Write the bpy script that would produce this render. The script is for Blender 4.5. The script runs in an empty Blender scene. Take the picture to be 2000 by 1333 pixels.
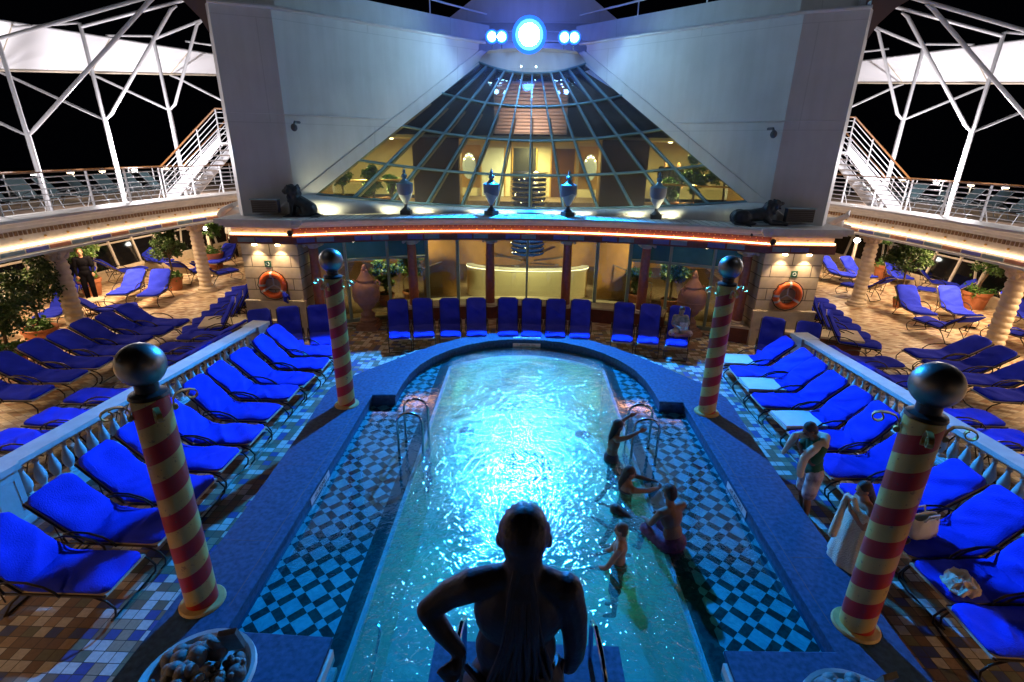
import bpy, bmesh, math, random
from mathutils import Vector, Matrix, Euler, Quaternion
R=math.radians; PI=math.pi
scene=bpy.context.scene
col=scene.collection

# ------------------------------------------------------------------ camera
def make_camera():
    P=math.atan(.3765); Y=R(1.25); r=R(.85)
    cp,sp,cy,sy,cr,sr=math.cos(P),math.sin(P),math.cos(Y),math.sin(Y),math.cos(r),math.sin(r)
    r0=Vector((cy,sy,0)); u0=Vector((-sy*sp,cy*sp,cp)); f=Vector((-sy*cp,cy*cp,-sp))
    Rt=r0*cr+u0*sr; U=-r0*sr+u0*cr; B=-f
    M=Matrix((( Rt.x,U.x,B.x,-.116),(Rt.y,U.y,B.y,0),(Rt.z,U.z,B.z,5.2),(0,0,0,1)))
    c=bpy.data.cameras.new('camera'); o=bpy.data.objects.new('camera',c); col.objects.link(o)
    o.matrix_world=M; c.lens=18; c.sensor_width=36; c.clip_start=.1; c.clip_end=600
    scene.camera=o
make_camera()
# ------------------------------------------------------------------ world (night) and exposure
w=bpy.data.worlds.new('World'); scene.world=w; w.use_nodes=True
w.node_tree.nodes['Background'].inputs[0].default_value=(.10,.11,.2,1)
w.node_tree.nodes['Background'].inputs[1].default_value=.004
scene.view_settings.view_transform='Standard'; scene.view_settings.look='None'
scene.view_settings.exposure=0; scene.view_settings.gamma=1
scene.render.engine='CYCLES'
try:
    scene.cycles.use_denoising=True
    scene.cycles.max_bounces=6; scene.cycles.transparent_max_bounces=12
    scene.cycles.sample_clamp_indirect=3.0
except Exception: pass

def lamp(kind,loc,color,power,size=.1,target=None,spot=None,blend=.3,sizey=None,name='lamp_light',parent=None):
    l=bpy.data.lights.new(name,kind); l.color=color; l.energy=power
    o=bpy.data.objects.new(name,l); col.objects.link(o); o.location=loc
    if kind=='AREA':
        l.size=size
        if sizey: l.shape='RECTANGLE'; l.size_y=sizey
    else: l.shadow_soft_size=size
    if spot: l.spot_size=R(spot); l.spot_blend=blend
    if target is not None:
        d=Vector(target)-Vector(loc); o.rotation_euler=d.to_track_quat('-Z','Y').to_euler()
    return o
WARM=(1,.66,.36); WHITE=(1,.95,1.0); BLUE=(.004,.29,1.0)
# the blue floodlight at the apex of the glass cone: key light of the whole pool
KEY=(-.12,17.75,8.42)
lamp('SPOT',KEY,BLUE,20500,.16,(0,4.0,0),84,.34,name='blue_floodlight_beam')
lamp('POINT',(-.12,17.7,8.6),(.05,.25,1),105,.2,name='blue_floodlight_spill')
lamp('POINT',(-.12,18.9,8.85),(.10,.20,1),85,.2,name='blue_floodlight_backspill')
for s in (-1,1): lamp('POINT',(s*1.12,17.75,8.3),(.25,.5,1),26,.08,name='side_floodlight_spill')
# warm downlights in the soffits of the side galleries (these galleries run right round the pool)
for s in (-1,1):
    for y in (-5,1,7,12,17,22):
        lamp('AREA',(s*14.2,y,2.5),WARM,250 if y>5 else 60,1.2,(s*14.2,y,0),name='gallery_downlight')
    lamp('SPOT',(s*10.7,-.6,3.0),(1,.50,.17),750,.2,(s*7.0,3.0,0),62,.8,name='gallery_edge_light')
    lamp('AREA',(s*7,-4,4.5),(1,.60,.34),9,2.5,(s*5,10,2),name='aft_deck_light')
    # white floodlights of the upper side deck
    lamp('POINT',(s*12.9,17.2,4.9),WHITE,520,.1,name='stair_floodlight')
    lamp('POINT',(s*13.2,12.3,4.3),WHITE,110,.1,name='rail_floodlight')
    lamp('POINT',(s*13.0,21.2,3.75),WHITE,900,.12,name='upper_deck_floodlight')
    lamp('POINT',(s*13.0,15.9,3.75),WHITE,130,.12,name='upper_deck_floodlight')
    lamp('SPOT',(s*13.0,18,3.6),WHITE,150,.1,(s*16,19.5,8),95,.6,name='canopy_floodlight')
    lamp('SPOT',(s*13.0,25,3.6),WHITE,150,.1,(s*14,27,8),95,.6,name='canopy_floodlight')
    lamp('SPOT',(s*13.0,12.5,3.6),WHITE,90,.1,(s*17,14.5,7.8),95,.6,name='canopy_floodlight')
# added soft fill for the white bulwark walls, hung free without a fixture
for s in (-1,1): lamp('AREA',(s*8,7.5,9.5),(.76,.84,1),32,2.2,(s*6,15.5,6),name='wall_fill_light')

# ------------------------------------------------------------------ materials
MATS={}
def nt(name):
    m=bpy.data.materials.new(name); m.use_nodes=True
    return m,m.node_tree.nodes,m.node_tree.links
def mat(name,c,rough=.6,metal=0,noise=0,nscale=6,bump=0,bscale=30,c2=None,emit=None,estr=0,spec=.5,sub=None):
    if name in MATS: return MATS[name]
    m,N,L=nt(name); b=N['Principled BSDF']
    b.inputs['Base Color'].default_value=(*c,1); b.inputs['Roughness'].default_value=rough; b.inputs['Metallic'].default_value=metal
    b.inputs['Specular IOR Level'].default_value=spec
    if emit: b.inputs['Emission Color'].default_value=(*emit,1); b.inputs['Emission Strength'].default_value=estr
    tc=N.new('ShaderNodeTexCoord')
    if noise or c2:
        n=N.new('ShaderNodeTexNoise'); n.inputs['Scale'].default_value=nscale; n.inputs['Detail'].default_value=5; L.new(tc.outputs['Object'],n.inputs['Vector'])
        r=N.new('ShaderNodeValToRGB'); r.color_ramp.elements[0].position=.3; r.color_ramp.elements[1].position=.7
        d=c2 or tuple(x*(1-noise) for x in c)
        r.color_ramp.elements[0].color=(*d,1); r.color_ramp.elements[1].color=(*c,1)
        L.new(n.outputs['Fac'],r.inputs['Fac']); L.new(r.outputs['Color'],b.inputs['Base Color'])
    if bump:
        n=N.new('ShaderNodeTexNoise'); n.inputs['Scale'].default_value=bscale; n.inputs['Detail'].default_value=4; L.new(tc.outputs['Object'],n.inputs['Vector'])
        bp=N.new('ShaderNodeBump'); bp.inputs['Strength'].default_value=bump; bp.inputs['Distance'].default_value=.02
        L.new(n.outputs['Fac'],bp.inputs['Height']); L.new(bp.outputs['Normal'],b.inputs['Normal'])
    MATS[name]=m; return m
def emat(name,c,s):
    m,N,L=nt(name); N.remove(N['Principled BSDF']); e=N.new('ShaderNodeEmission'); e.inputs[0].default_value=(*c,1); e.inputs[1].default_value=s
    L.new(e.outputs[0],N['Material Output'].inputs[0]); return m
def vmath(N,L,op,a,b=None):
    n=N.new('ShaderNodeVectorMath'); n.operation=op
    for i,x in enumerate((a,b)):
        if x is None: continue
        if hasattr(x,'is_output') or not isinstance(x,(tuple,float,int)): L.new(x,n.inputs[i])
        else: n.inputs[i].default_value=x
    return n
def smath(N,L,op,a,b=None,c=None):
    n=N.new('ShaderNodeMath'); n.operation=op
    for i,x in enumerate((a,b,c)):
        if x is None: continue
        if isinstance(x,(float,int)): n.inputs[i].default_value=x
        else: L.new(x,n.inputs[i])
    return n.outputs[0]
def cell_tiles(name,sx,sy,cols,rot=0,grout=.05,rough=.4,groutc=(.06,.05,.04),bump=.25):
    """square cut-stone tiles, each one random colour, with grout"""
    m,N,L=nt(name); b=N['Principled BSDF']; tc=N.new('ShaderNodeTexCoord')
    mp=N.new('ShaderNodeMapping'); mp.inputs['Rotation'].default_value=(0,0,R(rot)); mp.inputs['Scale'].default_value=(1/sx,1/sy,0)
    L.new(tc.outputs['Object'],mp.inputs[0])
    fl=vmath(N,L,'FLOOR',mp.outputs[0]); fr=vmath(N,L,'FRACTION',mp.outputs[0])
    wn=N.new('ShaderNodeTexWhiteNoise'); wn.noise_dimensions='2D'; L.new(fl.outputs[0],wn.inputs['Vector'])
    r=N.new('ShaderNodeValToRGB'); r.color_ramp.interpolation='CONSTANT'
    els=r.color_ramp.elements; els[0].position=0; els[0].color=(*cols[0][1],1); els[1].position=cols[1][0]; els[1].color=(*cols[1][1],1)
    for p,c in cols[2:]:
        e=els.new(p); e.color=(*c,1)
    L.new(wn.outputs['Value'],r.inputs['Fac'])
    sp=N.new('ShaderNodeSeparateXYZ'); L.new(fr.outputs[0],sp.inputs[0])
    def edge(v):
        a=smath(N,L,'LESS_THAN',v,grout); c=smath(N,L,'GREATER_THAN',v,1-grout); return smath(N,L,'MAXIMUM',a,c)
    g=smath(N,L,'MAXIMUM',edge(sp.outputs[0]),edge(sp.outputs[1]))
    n=N.new('ShaderNodeTexNoise'); n.inputs['Scale'].default_value=25; n.inputs['Detail'].default_value=4; L.new(tc.outputs['Object'],n.inputs['Vector'])
    hs=N.new('ShaderNodeHueSaturation'); L.new(r.outputs[0],hs.inputs['Color'])
    L.new(smath(N,L,'MULTIPLY_ADD',n.outputs['Fac'],.7,.65),hs.inputs['Value'])
    mx=N.new('ShaderNodeMixRGB'); mx.inputs[2].default_value=(*groutc,1); L.new(g,mx.inputs[0]); L.new(hs.outputs[0],mx.inputs[1])
    L.new(mx.outputs[0],b.inputs['Base Color'])
    L.new(smath(N,L,'MULTIPLY_ADD',n.outputs['Fac'],.4,rough-.15),b.inputs['Roughness'])
    bp=N.new('ShaderNodeBump'); bp.inputs['Strength'].default_value=bump; bp.inputs['Distance'].default_value=.006; bp.invert=True
    L.new(g,bp.inputs['Height']); L.new(bp.outputs['Normal'],b.inputs['Normal'])
    return m
def checker_mat():
    """pool shelf: big and small pale marble squares with dark green strips between, laid diagonally"""
    m,N,L=nt('diagonal_marble_checker'); b=N['Principled BSDF']; tc=N.new('ShaderNodeTexCoord')
    mp=N.new('ShaderNodeMapping'); mp.inputs['Rotation'].default_value=(0,0,R(45)); mp.inputs['Scale'].default_value=(1/.302,1/.302,0); mp.inputs['Location'].default_value=(.12,.1,0)
    L.new(tc.outputs['Object'],mp.inputs[0]); fr=vmath(N,L,'FRACTION',mp.outputs[0]); sp=N.new('ShaderNodeSeparateXYZ'); L.new(fr.outputs[0],sp.inputs[0])
    a=smath(N,L,'LESS_THAN',sp.outputs[0],.35); c=smath(N,L,'LESS_THAN',sp.outputs[1],.35)
    d=smath(N,L,'ABSOLUTE',smath(N,L,'SUBTRACT',a,c))
    n=N.new('ShaderNodeTexNoise'); n.inputs['Scale'].default_value=9; n.inputs['Detail'].default_value=7; n.inputs['Distortion'].default_value=1.5; L.new(tc.outputs['Object'],n.inputs['Vector'])
    r1=N.new('ShaderNodeValToRGB'); r1.color_ramp.elements[0].position=.35; r1.color_ramp.elements[1].position=.65
    r1.color_ramp.elements[0].color=(.26,.40,.38,1); r1.color_ramp.elements[1].color=(.40,.54,.50,1)
    r2=N.new('ShaderNodeValToRGB'); r2.color_ramp.elements[0].position=.4; r2.color_ramp.elements[1].position=.62
    r2.color_ramp.elements[0].color=(.010,.022,.018,1); r2.color_ramp.elements[1].color=(.035,.07,.055,1)
    L.new(n.outputs[0],r1.inputs[0]); L.new(n.outputs[0],r2.inputs[0])
    mx=N.new('ShaderNodeMixRGB'); L.new(d,mx.inputs[0]); L.new(r1.outputs[0],mx.inputs[1]); L.new(r2.outputs[0],mx.inputs[2])
    # dark border strip along the basin edge
    so=N.new('ShaderNodeSeparateXYZ'); L.new(tc.outputs['Object'],so.inputs[0])
    ed=smath(N,L,'LESS_THAN',smath(N,L,'ABSOLUTE',so.outputs[0]),2.12)
    near=smath(N,L,'LESS_THAN',so.outputs[1],12.0)
    mx2=N.new('ShaderNodeMixRGB'); L.new(smath(N,L,'MULTIPLY',ed,near),mx2.inputs[0]); L.new(mx.outputs[0],mx2.inputs[1]); L.new(r2.outputs[0],mx2.inputs[2])
    L.new(mx2.outputs[0],b.inputs['Base Color']); b.inputs['Roughness'].default_value=.35
    return m
def water_mat():
    m,N,L=nt('pool_water_surface'); N.remove(N['Principled BSDF']); tc=N.new('ShaderNodeTexCoord')
    tr=N.new('ShaderNodeBsdfTransparent'); tr.inputs[0].default_value=(.28,.84,.94,1)
    df=N.new('ShaderNodeBsdfDiffuse'); df.inputs[0].default_value=(.07,.36,.32,1)
    gl=N.new('ShaderNodeBsdfGlossy'); gl.inputs['Roughness'].default_value=.03
    h=None
    so=N.new('ShaderNodeSeparateXYZ'); L.new(tc.outputs['Object'],so.inputs[0])
    inb=N.new('ShaderNodeMapRange'); inb.inputs[1].default_value=1.95; inb.inputs[2].default_value=1.78; inb.inputs[3].default_value=.0; inb.inputs[4].default_value=1; L.new(smath(N,L,'ABSOLUTE',so.outputs[0]),inb.inputs[0])
    calm=smath(N,L,'MULTIPLY_ADD',inb.outputs[0],.88,.12)
    patch=N.new('ShaderNodeTexNoise'); patch.inputs['Scale'].default_value=.8; patch.inputs['Detail'].default_value=2; L.new(tc.outputs['Object'],patch.inputs['Vector'])
    pm=smath(N,L,'MULTIPLY',calm,smath(N,L,'MULTIPLY_ADD',patch.outputs['Fac'],1.6,.15))
    for sc,st,ds,di in ((1.5,.9,.009,.8),(4.6,.95,.0100,1.4),(10,.95,.0075,1.3)):
        n=N.new('ShaderNodeTexNoise'); n.inputs['Scale'].default_value=sc; n.inputs['Detail'].default_value=2.5; n.inputs['Distortion'].default_value=di
        L.new(tc.outputs['Object'],n.inputs['Vector'])
        bp=N.new('ShaderNodeBump'); bp.inputs['Distance'].default_value=ds*2; L.new(smath(N,L,'MULTIPLY',pm,st),bp.inputs['Strength']); L.new(n.outputs['Fac'],bp.inputs['Height'])
        if h: L.new(h,bp.inputs['Normal'])
        h=bp.outputs['Normal']
    # ripples calm down outside the swimmers' basin
    L.new(h,gl.inputs['Normal'])
    n=N.new('ShaderNodeTexNoise'); n.inputs['Scale'].default_value=1.3; n.inputs['Detail'].default_value=6; n.inputs['Distortion'].default_value=2.2; L.new(tc.outputs['Object'],n.inputs['Vector'])
    mr=N.new('ShaderNodeMapRange'); mr.inputs[1].default_value=.35; mr.inputs[2].default_value=.7; mr.inputs[3].default_value=.36; mr.inputs[4].default_value=.68; L.new(n.outputs['Fac'],mr.inputs[0])
    # only the deep, stirred basin is milky
    iny=N.new('ShaderNodeMapRange'); iny.inputs[1].default_value=12.2; iny.inputs[2].default_value=11.7; L.new(so.outputs[1],iny.inputs[0])
    f=smath(N,L,'MULTIPLY',smath(N,L,'MULTIPLY',mr.outputs[0],inb.outputs[0]),iny.outputs[0])
    m1=N.new('ShaderNodeMixShader'); L.new(f,m1.inputs[0]); L.new(tr.outputs[0],m1.inputs[1]); L.new(df.outputs[0],m1.inputs[2])
    fr=N.new('ShaderNodeFresnel'); fr.inputs[0].default_value=1.33; L.new(h,fr.inputs['Normal'])
    m2=N.new('ShaderNodeMixShader'); L.new(smath(N,L,'MULTIPLY',fr.outputs[0],.32),m2.inputs[0]); L.new(m1.outputs[0],m2.inputs[1]); L.new(gl.outputs[0],m2.inputs[2])
    L.new(m2.outputs[0],N['Material Output'].inputs[0]); return m
def glass_mat(name,tint,gc=(1,1,1),base=.10,rough=.02,haze=0):
    m,N,L=nt(name); N.remove(N['Principled BSDF'])
    tr=N.new('ShaderNodeBsdfTransparent'); tr.inputs[0].default_value=(*tint,1)
    gl=N.new('ShaderNodeBsdfGlossy'); gl.inputs[0].default_value=(*gc,1); gl.inputs['Roughness'].default_value=rough
    fr=N.new('ShaderNodeFresnel'); fr.inputs[0].default_value=1.45
    mx=N.new('ShaderNodeMixShader'); L.new(smath(N,L,'ADD',fr.outputs[0],base),mx.inputs[0]); L.new(tr.outputs[0],mx.inputs[1]); L.new(gl.outputs[0],mx.inputs[2])
    out=mx.outputs[0]
    if haze:
        d=N.new('ShaderNodeBsdfDiffuse'); d.inputs[0].default_value=(.6,.6,.75,1); m3=N.new('ShaderNodeMixShader'); m3.inputs[0].default_value=haze; L.new(out,m3.inputs[1]); L.new(d.outputs[0],m3.inputs[2]); out=m3.outputs[0]  # bluish diffuse layer mixed in as a haze of blue light on the panes
    L.new(out,N['Material Output'].inputs[0]); return m
def stripe_mat():
    m,N,L=nt('red_cream_spiral_paint'); b=N['Principled BSDF']; tc=N.new('ShaderNodeTexCoord'); so=N.new('ShaderNodeSeparateXYZ'); L.new(tc.outputs['Object'],so.inputs[0])
    a=smath(N,L,'ARCTAN2',so.outputs[1],so.outputs[0]); 
    v=smath(N,L,'SUBTRACT',smath(N,L,'DIVIDE',so.outputs[2],.40),smath(N,L,'DIVIDE',a,2*PI))
    f=smath(N,L,'FRACT',v); g=smath(N,L,'LESS_THAN',f,.5)
    n=N.new('ShaderNodeTexNoise'); n.inputs['Scale'].default_value=5; n.inputs['Detail'].default_value=5; L.new(tc.outputs['Object'],n.inputs['Vector'])
    mx=N.new('ShaderNodeMixRGB'); L.new(g,mx.inputs[0]); mx.inputs[1].default_value=(.52,.36,.09,1); mx.inputs[2].default_value=(.38,.016,.008,1)
    hs=N.new('ShaderNodeHueSaturation'); L.new(mx.outputs[0],hs.inputs['Color']); L.new(smath(N,L,'MULTIPLY_ADD',n.outputs['Fac'],.4,.8),hs.inputs['Value'])
    ch=N.new('ShaderNodeTexNoise'); ch.inputs['Scale'].default_value=22; ch.inputs['Detail'].default_value=6; L.new(tc.outputs['Object'],ch.inputs['Vector'])
    cm=N.new('ShaderNodeMixRGB'); L.new(smath(N,L,'MULTIPLY',smath(N,L,'GREATER_THAN',ch.outputs['Fac'],.655),.55),cm.inputs[0]); L.new(hs.outputs[0],cm.inputs[1]); cm.inputs[2].default_value=(.10,.06,.04,1)
    L.new(cm.outputs[0],b.inputs['Base Color']); L.new(smath(N,L,'MULTIPLY_ADD',n.outputs['Fac'],.5,.15),b.inputs['Roughness']); return m
def block_mat(name,c,c2,bw=1.0,bh=.32,mort=.012,mc=(.12,.09,.07),axis='XZ'):
    m,N,L=nt(name); b=N['Principled BSDF']; tc=N.new('ShaderNodeTexCoord'); so=N.new('ShaderNodeSeparateXYZ'); L.new(tc.outputs['Object'],so.inputs[0])
    cb=N.new('ShaderNodeCombineXYZ'); L.new(so.outputs[0 if axis=='XZ' else 1],cb.inputs[0]); L.new(so.outputs[2],cb.inputs[1])
    br=N.new('ShaderNodeTexBrick'); L.new(cb.outputs[0],br.inputs['Vector']); br.inputs['Color1'].default_value=(*c,1); br.inputs['Color2'].default_value=(*c2,1); br.inputs['Mortar'].default_value=(*mc,1)
    br.inputs['Scale'].default_value=1; br.inputs['Mortar Size'].default_value=mort; br.inputs['Brick Width'].default_value=bw; br.inputs['Row Height'].default_value=bh
    n=N.new('ShaderNodeTexNoise'); n.inputs['Scale'].default_value=7; n.inputs['Detail'].default_value=6; L.new(tc.outputs['Object'],n.inputs['Vector'])
    hs=N.new('ShaderNodeHueSaturation'); L.new(br.outputs[0],hs.inputs['Color']); L.new(smath(N,L,'MULTIPLY_ADD',n.outputs['Fac'],.5,.75),hs.inputs['Value'])
    L.new(hs.outputs[0],b.inputs['Base Color']); b.inputs['Roughness'].default_value=.7
    bp=N.new('ShaderNodeBump'); bp.inputs['Strength'].default_value=.5; bp.inputs['Distance'].default_value=.01; bp.invert=True; L.new(br.outputs['Fac'],bp.inputs['Height']); L.new(bp.outputs[0],b.inputs['Normal'])
    return m
def leaf_mat(name,c1,c2,c3):
    m,N,L=nt(name); b=N['Principled BSDF']; tc=N.new('ShaderNodeTexCoord')
    n=N.new('ShaderNodeTexNoise'); n.inputs['Scale'].default_value=5; n.inputs['Detail'].default_value=6; L.new(tc.outputs['Object'],n.inputs['Vector'])
    r=N.new('ShaderNodeValToRGB'); e=r.color_ramp.elements; e[0].position=.32; e[0].color=(*c1,1); e[1].position=.7; e[1].color=(*c3,1); k=e.new(.52); k.color=(*c2,1)
    L.new(n.outputs[0],r.inputs[0]); L.new(r.outputs[0],b.inputs['Base Color']); b.inputs['Roughness'].default_value=.45
    try: b.inputs['Transmission Weight'].default_value=0
    except Exception: pass
    return m

M_mosaic=cell_tiles('cut_stone_mosaic',.135,.135,[(0,(.50,.48,.44)),(.36,(.05,.07,.22)),(.52,(.19,.12,.07)),(.74,(.15,.15,.09)),(.86,(.34,.24,.15))],rot=0,grout=.035)
M_deck=cell_tiles('warm_herringbone_tile',.20,.10,[(0,(.62,.50,.34)),(.34,(.50,.36,.22)),(.58,(.36,.19,.10)),(.76,(.70,.60,.45)),(.9,(.28,.17,.10))],rot=45,grout=.05,groutc=(.35,.27,.18),bump=.1)
def vary(m,amt=.35):
    'each object made of this cloth gets its own slight fade'
    N=m.node_tree.nodes; L=m.node_tree.links; b=N['Principled BSDF']; src=b.inputs['Base Color'].links[0].from_socket
    oi=N.new('ShaderNodeObjectInfo'); hs=N.new('ShaderNodeHueSaturation'); L.new(src,hs.inputs['Color']); L.new(smath(N,L,'MULTIPLY_ADD',oi.outputs['Random'],amt,1-amt/2),hs.inputs['Value']); L.new(hs.outputs[0],b.inputs['Base Color'])
def plates(m,w,h,amt=.10):
    'plate joints and streaks in ship paint'
    N=m.node_tree.nodes; L=m.node_tree.links; b=N['Principled BSDF']; src=b.inputs['Base Color'].links[0].from_socket; tc=N.new('ShaderNodeTexCoord'); so=N.new('ShaderNodeSeparateXYZ'); L.new(tc.outputs['Object'],so.inputs[0])
    cb=N.new('ShaderNodeCombineXYZ'); L.new(so.outputs[0],cb.inputs[0]); L.new(so.outputs[2],cb.inputs[1]); br=N.new('ShaderNodeTexBrick'); L.new(cb.outputs[0],br.inputs['Vector']); br.inputs['Scale'].default_value=1; br.inputs['Brick Width'].default_value=w; br.inputs['Row Height'].default_value=h; br.inputs['Mortar Size'].default_value=.012
    br.inputs['Color1'].default_value=(1,1,1,1); br.inputs['Color2'].default_value=(.975,.975,.98,1); br.inputs['Mortar'].default_value=(.86,.86,.86,1)
    mp=N.new('ShaderNodeMapping'); mp.inputs['Scale'].default_value=(3,3,.35); L.new(tc.outputs['Object'],mp.inputs[0]); n=N.new('ShaderNodeTexNoise'); n.inputs['Scale'].default_value=1.6; n.inputs['Detail'].default_value=7; L.new(mp.outputs[0],n.inputs['Vector'])
    r=N.new('ShaderNodeValToRGB'); r.color_ramp.elements[0].position=.35; r.color_ramp.elements[0].color=(.74,.72,.68,1); r.color_ramp.elements[1].position=.6; r.color_ramp.elements[1].color=(1,1,1,1); L.new(n.outputs[0],r.inputs[0])
    m1=N.new('ShaderNodeMixRGB'); m1.blend_type='MULTIPLY'; m1.inputs[0].default_value=1; L.new(src,m1.inputs[1]); L.new(br.outputs[0],m1.inputs[2])
    m2=N.new('ShaderNodeMixRGB'); m2.blend_type='MULTIPLY'; m2.inputs[0].default_value=.22; L.new(m1.outputs[0],m2.inputs[1]); L.new(r.outputs[0],m2.inputs[2]); L.new(m2.outputs[0],b.inputs['Base Color'])
M_check=checker_mat(); M_water=water_mat()
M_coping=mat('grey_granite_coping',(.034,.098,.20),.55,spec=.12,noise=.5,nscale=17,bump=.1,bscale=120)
M_basin=mat('pale_basin_plaster',(.38,.62,.46),.7,noise=.15,nscale=2)
M_steel=mat('polished_steel',(.72,.72,.74),.16,1)
M_bluefab=mat('blue_towelling',(.03,.05,.70),.9,noise=.22,nscale=3.5,bump=.5,bscale=60)
vary(M_bluefab); M_bluefab.node_tree.nodes['Principled BSDF'].inputs['Specular IOR Level'].default_value=.05
M_sling=mat('beige_sling_mesh',(.50,.44,.34),.7,noise=.12,nscale=30)
M_greyrail=mat('grey_chair_tube',(.16,.17,.18),.5,.2)
M_white_fab=mat('white_mattress_fabric',(.62,.66,.66),.8,noise=.1,nscale=8,bump=.2,bscale=40)
M_bronze=mat('dark_bronze_tube',(.045,.035,.03),.35,.6,noise=.3,nscale=8)
M_stonew=mat('painted_balustrade_stone',(.60,.61,.60),.6,noise=.18,nscale=5,bump=.15,bscale=30)
M_white=mat('white_ship_paint',(.72,.72,.73),.5,noise=.12,nscale=1.2,bump=.03,bscale=3)
plates(M_white,4.6,2.45)
M_white_rail=mat('white_rail_paint',(.78,.78,.80),.35,noise=.08,nscale=4)
M_wood=mat('varnished_teak_handrail',(.36,.15,.045),.35,noise=.4,nscale=20)
M_cream=mat('cream_stone',(.70,.60,.46),.6,noise=.2,nscale=6,bump=.2,bscale=25)
M_creamw=mat('pale_cornice_stone',(.70,.66,.60),.6,noise=.15,nscale=5,bump=.1,bscale=25)
M_darkred=mat('oxblood_frieze',(.20,.055,.035),.55,noise=.3,nscale=8)
M_redcol=mat('terracotta_column_stone',(.42,.13,.07),.4,noise=.35,nscale=10,bump=.1,bscale=20)
M_terra=mat('terracotta',(.46,.17,.08),.75,noise=.25,nscale=7,bump=.15,bscale=40)
M_pinkstone=mat('rosy_carved_stone',(.45,.24,.16),.75,noise=.3,nscale=6,bump=.3,bscale=30)
M_block=block_mat('pale_stone_blocks',(.56,.46,.34),(.50,.40,.29),1.1,.33)
M_blocky=block_mat('cream_wall_panels',(.56,.44,.30),(.52,.41,.28),2.2,.9,axis='YZ')
M_led=emat('warm_led_strip',(1,.48,.20),14); M_ledw=emat('pale_led_strip',(1,.74,.50),13)
M_lampw=emat('white_lamp_lens',(1,1,.9),30); M_lampwarm=emat('warm_lamp_lens',(1,.78,.45),25)
M_keylens=emat('blue_floodlight_lens',(.45,.85,1),300); M_keylens2=emat('cool_floodlight_lens',(.6,.9,1),40); M_keyring=emat('cyan_glow_ring',(.07,.40,1),4.5); M_halo=emat('blue_halo_ring',(.02,.14,1),2.2)  # last two: glow and halo round the lens, drawn as emissive rings
M_teal=mat('teal_glazing_bar',(.10,.30,.36),.4,noise=.15,nscale=8); M_tealg=mat('grey_green_door_frame',(.30,.42,.40),.4,.2)
M_blueframe=mat('blue_grey_glazing_bar',(.20,.38,.50),.35,.3,noise=.15,nscale=5)
M_cglass=glass_mat('tinted_cone_glass',(.80,.84,.74),(.6,.75,1),.03,haze=.07); M_wglass=glass_mat('clear_window_glass',(.86,.9,.86),(.8,.9,1),.03)
M_tglass=mat('teal_reflection_pane',(.10,.30,.32),.25,noise=.4,nscale=1.5)  # teal reflection on the transoms put into an opaque base colour
M_black=mat('black_metal',(.02,.02,.022),.4,.3); M_darkg=mat('dark_grey_metal',(.10,.10,.11),.5,.4,noise=.2)
M_bronzeS=mat('dark_bronze_sculpture',(.055,.055,.085),.45,.1,noise=.35,nscale=9,bump=.2,bscale=40)
M_lion=mat('dark_patinated_bronze',(.05,.06,.075),.5,.35,noise=.5,nscale=8,bump=.5,bscale=35)
M_orange=mat('orange_lifebuoy_shell',(.80,.13,.02),.45,noise=.1,nscale=5); M_tape=mat('grey_reflective_tape',(.5,.5,.5),.4)
M_gold=mat('gilded_metal',(.55,.33,.10),.4,.6); M_ball=mat('brushed_steel_ball',(.27,.26,.24),.40,.95,noise=.25,nscale=5,bump=.05)
M_stripe=stripe_mat()
M_skin=mat('tanned_skin',(.20,.10,.06),.6,noise=.15,nscale=8); M_skinp=mat('fair_skin',(.34,.19,.12),.6,noise=.12,nscale=8)
M_hair=mat('dark_hair',(.018,.012,.010),.5,noise=.4,nscale=60,bump=.6,bscale=90); M_hairb=mat('brown_hair',(.10,.05,.025),.5,noise=.4,nscale=60,bump=.6,bscale=90)
M_hairg=mat('grey_hair',(.3,.28,.26),.6,bump=.5,bscale=80)
M_green=mat('dark_green_jersey',(.012,.10,.045),.85,noise=.3,nscale=7,bump=.3,bscale=40); M_shortw=mat('white_print_shorts',(.60,.52,.50),.8,bump=.3,bscale=30,c2=(.12,.10,.12),nscale=9)
M_towel=mat('cream_towelling',(.66,.58,.44),.95,noise=.12,nscale=9,bump=.9,bscale=70); M_swimd=mat('dark_swimwear',(.03,.025,.05),.6); M_swimp=mat('purple_patterned_shorts',(.12,.03,.12),.7,noise=.6,nscale=20)
M_navy=mat('black_uniform_cloth',(.005,.005,.008),.9,spec=.05,noise=.3,nscale=10); M_shirtw=mat('white_shirt_cloth',(.7,.7,.68),.8,bump=.2)
M_leaf=leaf_mat('glossy_green_leaves',(.012,.035,.008),(.035,.085,.018),(.10,.16,.035)); M_leaf2=leaf_mat('bright_green_leaves',(.02,.06,.01),(.06,.16,.03),(.16,.26,.06))
M_trunk=mat('grey_brown_bark',(.10,.065,.04),.85,noise=.4,nscale=12,bump=.6,bscale=30); M_soil=mat('dark_soil',(.03,.02,.012),.95,noise=.4,nscale=20)
M_canopy=mat('white_canopy_fabric',(.85,.84,.86),.8,noise=.06,nscale=.8); M_navywin=mat('black_window_glass',(.004,.005,.008),.06)
M_fruit=mat('weathered_cast_fruit',(.16,.17,.16),.6,noise=.4,nscale=12,bump=.3,bscale=30)
M_ivory=mat('ivory_wall_lacquer',(.62,.54,.36),.5,noise=.08,nscale=2); M_woodp=mat('dark_mahogany_panel',(.085,.032,.016),.35,noise=.4,nscale=5); M_oak=mat('honey_wood_panel',(.50,.27,.09),.4,noise=.25,nscale=3)
M_carpet=mat('brown_foyer_carpet',(.20,.13,.08),.9,noise=.5,nscale=8); M_ceil=mat('white_foyer_ceiling',(.5,.47,.43),.7); M_cobalt=mat('cobalt_glass_disc',(.02,.06,.35),.15,.2)
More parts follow.
